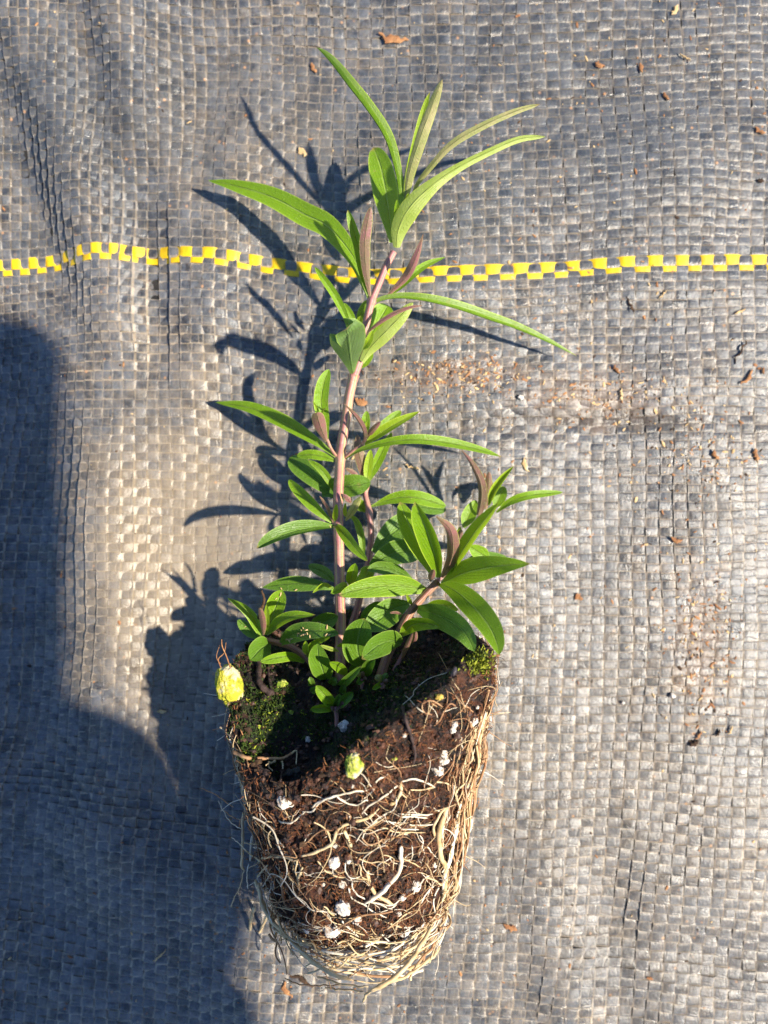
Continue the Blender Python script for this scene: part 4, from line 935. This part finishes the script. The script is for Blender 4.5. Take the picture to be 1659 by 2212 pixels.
# -- left shoot
D = stemD
leaf(D, 'C5', [(265, 1225, 22), (205, 1070, 22), (120, 980, 21), (-8, 908, 20)], 98, LG, a=(6, 26), tip=.15, peak=.4)
leaf(D, 'C5', [(275, 1215, 22.5), (268, 1090, 26), (245, 985, 29)], 56, LP, a=(-14, -14), under=True, tip=.7)['label'] = 'small upright pink bud leaf'; leaf(D, 'C5', [(293, 1200, 22.5), (302, 1070, 25), (300, 958, 27)], 48, LL, tip=.6)
leaf(D, 'C5', [(310, 1170, 21), (350, 1030, 20.5), (390, 930, 20), (425, 848, 19)], 150, LG, a=(8, 12), tip=.8, peak=.6)
leaf(D, 'C5', [(303, 1195, 23), (400, 1100, 25), (520, 1050, 26), (682, 1042, 25)], 98, LG, a=(4, 26), tip=.3, peak=.5)
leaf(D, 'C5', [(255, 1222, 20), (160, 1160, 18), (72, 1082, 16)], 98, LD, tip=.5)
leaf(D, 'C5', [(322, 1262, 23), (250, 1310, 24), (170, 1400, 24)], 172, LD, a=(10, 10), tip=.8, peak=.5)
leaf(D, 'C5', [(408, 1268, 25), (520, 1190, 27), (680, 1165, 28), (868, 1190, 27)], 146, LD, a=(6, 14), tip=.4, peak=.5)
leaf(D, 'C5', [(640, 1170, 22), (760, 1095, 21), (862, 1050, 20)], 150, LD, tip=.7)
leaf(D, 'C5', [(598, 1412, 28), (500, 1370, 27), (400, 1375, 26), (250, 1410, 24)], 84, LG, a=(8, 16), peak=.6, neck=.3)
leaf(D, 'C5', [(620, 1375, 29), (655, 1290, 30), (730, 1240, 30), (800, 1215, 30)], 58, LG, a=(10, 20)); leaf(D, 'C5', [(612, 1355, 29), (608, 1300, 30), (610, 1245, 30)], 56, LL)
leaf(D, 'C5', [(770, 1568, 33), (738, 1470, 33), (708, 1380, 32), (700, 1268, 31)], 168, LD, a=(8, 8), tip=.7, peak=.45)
# -- tiny shoots at soil level
def soil(c, x, y, up=1.0):
    u, v = uv(c, x, y); return surf(u, v, 0, 33)[0].z + up
bud = empty  # (tiny shoots are parts of the seedling)
def sprout(c, cx, cy, leaves):
    z = soil(c, cx, cy, 1.2); u, v = uv(c, cx, cy)
    top = at(u, v, z + .6); bot = top - ax * 4.0
    st = tube('sprout', spline([list(bot), list((bot + top) / 2 + Vector((.2, 0, 0))), list(top)], 8), .35, STP, plant, sides=8)
    for (x, y, w, m, und) in leaves:
        mx, my = (cx + x) / 2, (cy + y) / 2
        leaf(st, c, raw=True, pts=[(cx, cy, z), (mx, my, z + 1.4), (x, y, z + 1.6)], w=w, mat=m, a=(-22, -22) if und else (22, 22), under=und, tip=.8, peak=.5, neck=.4, nu=14)
sprout('C7', 1040, 1165, [(888, 998, 118, LG, False), (845, 1185, 84, LG, False), (1182, 1050, 100, LD, False), (1143, 1130, 96, LP, True), (1060, 1195, 70, LP, True), (1010, 1195, 60, LP, True), (1075, 1060, 60, LD, False)])
sprout('C7', 1245, 945, [(1203, 890, 60, LO, True), (1215, 990, 70, LD, False), (1290, 945, 50, LP, True), (1260, 885, 50, LP, True)])
sprout('C7', 1405, 975, [(1358, 915, 76, LO, True), (1455, 955, 56, LP, True), (1330, 1030, 52, LG, False), (1450, 900, 66, LD, True), (1420, 1020, 50, LP, True)])
leaf(stemF, 'C8', [(620, 470, 31), (660, 440, 32), (672, 375, 32)], 56, LP, a=(-20, -20), under=True, tip=.8); leaf(stemF, 'C8', [(560, 600, 32), (600, 500, 32), (650, 385, 33)], 40, LP, a=(-10, -10), under=True)
for (c, x0, y0, x1, y1, w) in [('C7', 860, 1000, 840, 930, 60), ('C7', 850, 1050, 900, 1010, 60), ('C7', 1010, 990, 1040, 930, 70), ('C7', 1090, 1060, 1110, 990, 60), ('C7', 1180, 900, 1210, 820, 90)]:
    z = soil(c, x0, y0, .8); leaf(plant, c, raw=True, pts=[(x0, y0, z), ((x0 + x1) / 2, (y0 + y1) / 2, z + 1), (x1, y1, z + 1.2)], w=w, mat=LD, nu=14, tip=.7)
# peat crumbs lying on the leaves of the left shoot
LV, LF = [], []
for o in bpy.data.objects:
    if o.name.startswith('leaf') and o.type == 'MESH':
        b0 = len(LV); ow = WORLD[o.name]
        LV += [tuple(v.co * 1000 + ow) for v in o.data.vertices]; LF += [tuple(i + b0 for i in f.vertices) for f in o.data.polygons]
lbvh = BVHTree.FromPolygons(LV, LF)
def on_leaf(c, x, y):
    d = (P(c, x, y, 0) - EYE).normalized(); h = lbvh.ray_cast(EYE, d)
    return None if h[0] is None else h[0] - d * .12
Vs, Fs = [], []; base = 0
for (x, y) in [(470, 1240), (500, 1230), (560, 1190), (575, 1165), (590, 1150), (600, 1195), (615, 1160), (640, 1215), (720, 1105), (705, 1100), (775, 1140), (765, 1205), (790, 1200), (410, 880), (375, 915), (130, 1135), (455, 1235),
               (800, 345), (530, 845), (415, 835), (335, 1305), (345, 1325), (480, 1245), (580, 1200), (620, 1190), (545, 1200), (855, 730), (850, 745)]:
    p = on_leaf('C5', x, y)
    if p is None: continue
    r = random.uniform(.10, .22)
    V, F = chunk(p, r, x * .1 + y * .3, (1.9, .6, .5), .35, 2, Euler((0, 0, random.uniform(0, 3)))); Vs.append(np.array(V)); Fs.extend([tuple(i + base for i in f) for f in F]); base += len(V)
tag(build('crumbs_on_leaves', np.vstack(Vs), Fs, STRAW, parent=plant, smooth=False), kind='stuff')

# ------------------------------------------------------------------ litter on the cloth
GRP = {'bark flake': 'bark flakes scattered on the cloth', 'straw': 'straw bits lying on the cloth', 'twig': 'dark twig pieces on the cloth', 'perlite grain': 'white grains on the cloth'}
def flake(name, u, v, L, w, ang, mat, label, cat, curve=.15, thick=.35, up=.25):
    ca, sa = math.cos(R(ang)), math.sin(R(ang)); n = 9; pts = []; o = at(u, v, 0)
    L *= PX * .92; w *= PX * random.uniform(.55, .9); thick *= random.uniform(.6, 1.3)
    V = []
    for i in range(n):
        t = i / (n - 1) - .5; wx = w * .5 * (1 - (2 * abs(t)) ** 2.5 * .75) * (1 + .9 * noise.noise(Vector((i * 1.3, u * .37, v * .21))))
        cx = t * L; cy = curve * L * (t * t - .1) * 2 + .16 * L * noise.noise(Vector((i * .7, v * .3, u * .7)))
        for (oy, oz) in ((-1, 0), (-.5, 1), (.5, 1.1), (1, .1), (.5, -.6), (-.5, -.6)):
            x = cx; yy = cy + oy * wx; z = oz * thick * .5 * (1 + .4 * noise.noise(Vector((x, yy, 3))))
            V.append((o.x + x * ca + yy * sa, o.y - x * sa + yy * ca, z))
    gz0 = gz(o.x, o.y); V = [(a, b, c + gz0 + up + abs(math.sin(a * 2)) * .1) for a, b, c in V]
    F = []
    for i in range(n - 1):
        for k in range(6): k2 = (k + 1) % 6; F.append((i * 6 + k, i * 6 + k2, (i + 1) * 6 + k2, (i + 1) * 6 + k))
    F.append(tuple(range(6))[::-1]); F.append(tuple((n - 1) * 6 + k for k in range(6)))
    ob = build(name, V, F, mat, None, origin=Vector((o.x, o.y, gz0)), smooth=False); return tag(ob, label, cat, GRP[cat])
LITTER = [
 ('bark_flake', 850, 70, 72, 20, 8, BARK, 'long tan bark flake at the top edge of the picture', 'bark flake', .3),
 ('bark_flake', 673, 128, 26, 14, 60, BARK, 'small orange flake left of the topmost leaf tip', 'bark flake', .1),
 ('bark_flake', 652, 318, 26, 20, 40, STRAW, 'pale tan flake right of the leaf shadow above the stripe', 'bark flake', .1),
 ('bark_flake', 1457, 25, 26, 14, -60, STRAW, 'straw-coloured chip near the top right edge', 'bark flake', .1),
 ('bark_flake', 1297, 137, 24, 14, 20, BARK, 'orange chip below the top right edge', 'bark flake', .3),
 ('bark_flake', 1384, 148, 24, 10, 80, BARK, 'narrow upright orange chip at upper right', 'bark flake', .1),
 ('straw_stem', 1478, 127, 32, 4, 35, STRAW, 'thin straw stalk lying slanted at upper right', 'straw', .02),
 ('bark_flake', 1437, 210, 22, 9, 55, BARK, 'slanted brown chip at upper right, right of centre', 'bark flake', .1),
 ('bark_flake', 1637, 287, 28, 14, 30, BARK, 'brown chip close to the right edge above the stripe', 'bark flake', .2),
 ('bark_flake', 1640, 393, 16, 14, 10, BARKD, 'round dark chip at the right edge above the stripe', 'bark flake', .1),
 ('twig_piece', 1357, 660, 40, 9, 62, BARKD, 'dark twig piece just below the stripe at right', 'twig', .05),
 ('straw_stem', 1427, 640, 26, 4, -50, STRAW, 'short pale straw just below the stripe at right', 'straw', .02),
 ('bark_flake', 1592, 676, 28, 9, -25, STRAW, 'slim tan flake at right under the stripe', 'bark flake', .2),
 ('bark_flake', 1329, 800, 24, 10, 55, BARK, 'orange-brown chip below the right leaf tip', 'bark flake', .1),
 ('straw_stem', 1340, 853, 30, 8, 88, STRAW, 'cream curved stalk standing upright on the cloth at right', 'straw', .1),
 ('twig_piece', 1589, 765, 60, 8, -65, BARKD, 'long thin dark twig near the right edge', 'twig', .1),
 ('twig_piece', 1603, 820, 44, 10, -50, BARK, 'brown twig end under the long thin one', 'twig', .2),
 ('bark_flake', 1638, 805, 16, 7, 85, BARK, 'tiny upright brown chip at the right edge', 'bark flake', .1),
 ('bark_flake', 1536, 985, 26, 16, 60, BARK, 'two-lobed tan flake at right of the small white grain', 'bark flake', .3),
 ('bark_flake', 1623, 983, 28, 18, 75, BARK, 'chunky brown flake by the right edge at mid height', 'bark flake', .2),
 ('bark_flake', 1132, 1005, 36, 10, 75, STRAW, 'curved tan husk beside the upper right shoot', 'bark flake', .3),
 ('bark_flake', 1455, 1166, 28, 12, 15, BARK, 'flat tan husk right of the broad pointed leaf', 'bark flake', .2),
 ('bark_flake', 1035, 1295, 0, 0, 0, None, '', '', 0),
 ('bark_flake', 1250, 1290, 20, 14, 40, BARK, 'tan chip between the right leaves and the litter patch', 'bark flake', .2),
 ('bark_flake', 1502, 1583, 24, 10, -60, BARK, 'upper dark orange chip of the litter patch at right', 'bark flake', .2),
 ('bark_flake', 1492, 1600, 24, 16, -40, BARKD, 'dark broken chip in the litter patch at right', 'bark flake', .2),
 ('bark_flake', 1543, 1578, 20, 8, -60, BARKD, 'dark sliver right of the litter patch', 'bark flake', .2),
 ('straw_stem', 1570, 1572, 22, 7, -65, STRAW, 'pale yellow husk right of the dark sliver', 'straw', .2),
 ('bark_flake', 1100, 1996, 34, 16, 18, BARK, 'orange-brown bark chip right of the bottom of the plug', 'bark flake', .1),
 ('twig_piece', 655, 2093, 62, 10, 30, BARKD, 'dark reddish twig under the roots at the bottom', 'twig', .03),
 ('bark_flake', 625, 2112, 40, 12, 70, BARK, 'ragged orange flake left of the bottom twig', 'bark flake', .4),
 ('bark_flake', 357, 1530, 22, 9, 0, STRAW, 'small orange flake at the corner of the shadow', 'bark flake', .1),
 ('bark_flake', 638, 985, 22, 14, -30, BARK, 'reddish flake left of the round behind-leaf', 'bark flake', .2),
 ('bark_flake', 780, 870, 30, 22, 20, BARK, 'crumpled tan flake right of the stem at mid height', 'bark flake', .2),
 ('straw_stem', 585, 985, 0, 0, 0, None, '', '', 0),
 ('bark_flake', 890, 1010, 34, 7, 15, STRAW, 'thin orange strip between stem and right shoot', 'bark flake', .1),
 ('straw_stem', 640, 1825, 40, 6, -35, STRAW, 'curved tan husk on the shaded cloth at lower left', 'straw', .2) if False else ('straw_stem', 353, 2050, 40, 6, -42, STRAW, 'curved tan strand on the shaded cloth at lower left', 'straw', .2),
]
for it in LITTER:
    if it[6] is None: continue
    nm, u, v, L, w, ang, mat, lab, cat, cu = it
    flake(nm, u, v, L, w, ang, mat, lab, cat, cu)
def grain(u, v, r, mat, label, cat='perlite grain', name='perlite_grain_loose'):
    o = at(u, v, 0); z = gz(o.x, o.y); V, F = chunk((o.x, o.y, z + r * PX * .6), r * PX, u * .1, (1, .9, .8), .4, 3)
    tag(build(name, V, F, mat, None, origin=Vector((o.x, o.y, z))), label, cat, GRP[cat])
grain(1120, 862, 6, PERL, 'small white grain on the cloth right of the stem')
grain(1448, 1500, 6, PERL, 'white grain below the litter patch at right')
grain(1345, 1517, 4, PERL, 'tiny white grain left of the other one at right')
# uncountable crumbs and specks
Vs, Fs, mi = [], [], []; base = 0
def crumb(u, v, r, m):
    global base
    o = at(u, v, 0); z = gz(o.x, o.y) + .05
    V, F = chunk((o.x, o.y, z), r, u * .3 + v * .7, (random.uniform(.8, 2.0), random.uniform(.4, .9), .35), .6, 1, Euler((0, 0, random.uniform(0, 3))))
    Vs.append(np.array(V)); Fs.extend([tuple(i + base for i in f) for f in F]); mi.extend([m] * len(F)); base += len(V)
for k in range(1700):
    q = random.random()
    if q < .22: u, v = random.gauss(990, 75), random.gauss(815, 22)
    elif q < .36: u, v = random.gauss(1290, 100), random.gauss(870, 35)
    elif q < .52: u, v = random.gauss(1510, 40), random.gauss(1400, 95)
    elif q < .62: u, v = random.gauss(1500, 60), random.gauss(980, 60)
    elif q < .80: u, v = random.uniform(950, 1700), random.uniform(0, 1500)
    else: u, v = random.uniform(-50, 1700), random.uniform(0, 2212)
    crumb(u, v, random.choice([.10, .14, .2, .28]) * random.uniform(.8, 1.3), random.choice([0, 0, 0, 1, 2, 2]))
for k in range(160):
    a = random.uniform(0, 2 * math.pi); crumb(790 + 300 * math.cos(a) + random.gauss(0, 30), 1900 + 300 * math.sin(a) * .85 + random.gauss(0, 30), random.uniform(.1, .25), 0)
tag(build('litter_crumbs', np.vstack(Vs), Fs, [BARK, BARKD, STRAW], None, midx=mi, smooth=False), 'scattered peat and bark crumbs on the black cloth', 'crumbs', kind='stuff')

# ------------------------------------------------------------------ the photographer's phone and hand, whose shadow lies on the cloth
def rbox(name, lo, hi, r, mat, parent=None, origin=None):
    import bmesh
    bm = bmesh.new(); bmesh.ops.create_cube(bm, size=1)
    for v in bm.verts: v.co = Vector([(lo[k] + hi[k]) / 2 + v.co[k] * (hi[k] - lo[k]) for k in range(3)])
    ve = [e for e in bm.edges if abs(e.verts[0].co.z - e.verts[1].co.z) > (hi[2] - lo[2]) * .9]
    bmesh.ops.bevel(bm, geom=ve, offset=r, segments=8, profile=.5, affect='EDGES')
    bm.verts.index_update()
    V = [tuple(v.co) for v in bm.verts]; F = [tuple(v.index for v in f.verts) for f in bm.faces]; bm.free()
    return build(name, V, F, mat, parent, origin=origin, smooth=False)
PHM = simple('phone_case', (.015, .015, .017), (.03, .03, .034), 300, .5, .1, .0001); GLS = simple('phone_glass', (.004, .004, .005), (.008, .008, .01), 300, .08, .0, .0001)
ph = empty('smartphone', Vector((28, -66, 141)), 'dark smartphone held level above the seedling, its shadow at the left edge', 'phone')
rbox('case', (-11, -146, 141), (66.5, 14, 149), 9, PHM, ph); rbox('screen', (-8, -143, 149.02), (63.5, 11, 149.5), 7, GLS, ph)
for (x, y_) in ((8, 2), (8, -14)):
    a = np.linspace(0, 2 * math.pi, 24, endpoint=False)
    V = [(x + 5 * math.cos(t), y_ + 5 * math.sin(t), 140.3) for t in a] + [(x + 5 * math.cos(t), y_ + 5 * math.sin(t), 141.05) for t in a]
    build('lens', V, [tuple(range(24))[::-1]] + [(k, (k + 1) % 24, 24 + (k + 1) % 24, 24 + k) for k in range(24)], GLS, ph)
SKIN = N('skin'); SKIN.col(SKIN.ramp(SKIN.noise(120, 5, .6), [(.3, (.42, .22, .15)), (.7, (.52, .30, .21))])); SKIN.set(Roughness=.5); SKIN.bump(SKIN.noise(900, 4, .6), .3, .0003); SKIN = SKIN.m
# hand: palm beside the lower right edge, four fingers curling under the phone, thumb on top, forearm leaving to the lower right
jn = {'wrist': (88, -186, 156, 24, 20), 'palm': (74, -130, 150, 26, 19), 'palm2': (77, -92, 148, 20, 15), 'arm': (130, -262, 170, 32, 30), 'arm2': (160, -350, 190, 38, 36)}
Vj = [jn[k][:3] for k in ('arm2', 'arm', 'wrist', 'palm', 'palm2')]; Rj = [jn[k][3:] for k in ('arm2', 'arm', 'wrist', 'palm', 'palm2')]
Ej = [(0, 1), (1, 2), (2, 3), (3, 4)]
fing = [(4, [(97, -72, 146, 9), (88, -64, 138.5, 8.5), (66, -63, 133.0, 7.5), (50, -66, 132.5, 6.5)]),
        (4, [(101, -88, 144, 9), (90, -84, 137.0, 8.5), (64, -84, 131.5, 8), (44, -87, 131.5, 6.5)]),
        (3, [(106, -108, 143, 9), (92, -105, 136.0, 8.5), (66, -106, 131.0, 7.5), (47, -109, 131.5, 6.5)]),
        (3, [(108, -130, 142, 8.5), (94, -128, 136.0, 8), (72, -129, 131.5, 7), (58, -131, 132.0, 6)]),
        (3, [(96, -116, 162, 12), (82, -100, 161, 10.5), (66, -84, 159, 9.5), (56, -70, 158, 8)])]
for root, ch in fing:
    prev = root
    for (x, y_, z, r) in ch: Vj.append((x - 17, y_, z)); Rj.append((r, r)); Ej.append((prev, len(Vj) - 1)); prev = len(Vj) - 1
me = bpy.data.meshes.new('person'); o0 = Vector((120, -160, 141))
me.from_pydata([tuple((Vector(v) - o0) / 1000) for v in Vj], Ej, []); me.materials.append(SKIN)
hand = bpy.data.objects.new('person', me); put(hand, None, o0)
md = hand.modifiers.new('skin', 'SKIN'); me.skin_vertices  # created by the modifier stack
for i, sv in enumerate(me.skin_vertices[0].data): sv.radius = (Rj[i][0] / 1000, Rj[i][1] / 1000); sv.use_root = (i == 0)
sb = hand.modifiers.new('sub', 'SUBSURF'); sb.levels = 2; sb.render_levels = 2
tag(hand, 'hand and forearm holding the phone, seen only as shade on the cloth', 'person')
if False:
    for nm, c, x, y in (('main', 'S', 1340, 2640), ('B', 'C5', 970, 1120), ('C', 'C8', 410, 680), ('D', 'C5', 760, 1600), ('F', 'C8', 510, 680)):
        print(nm, soil(c, x, y, 0))
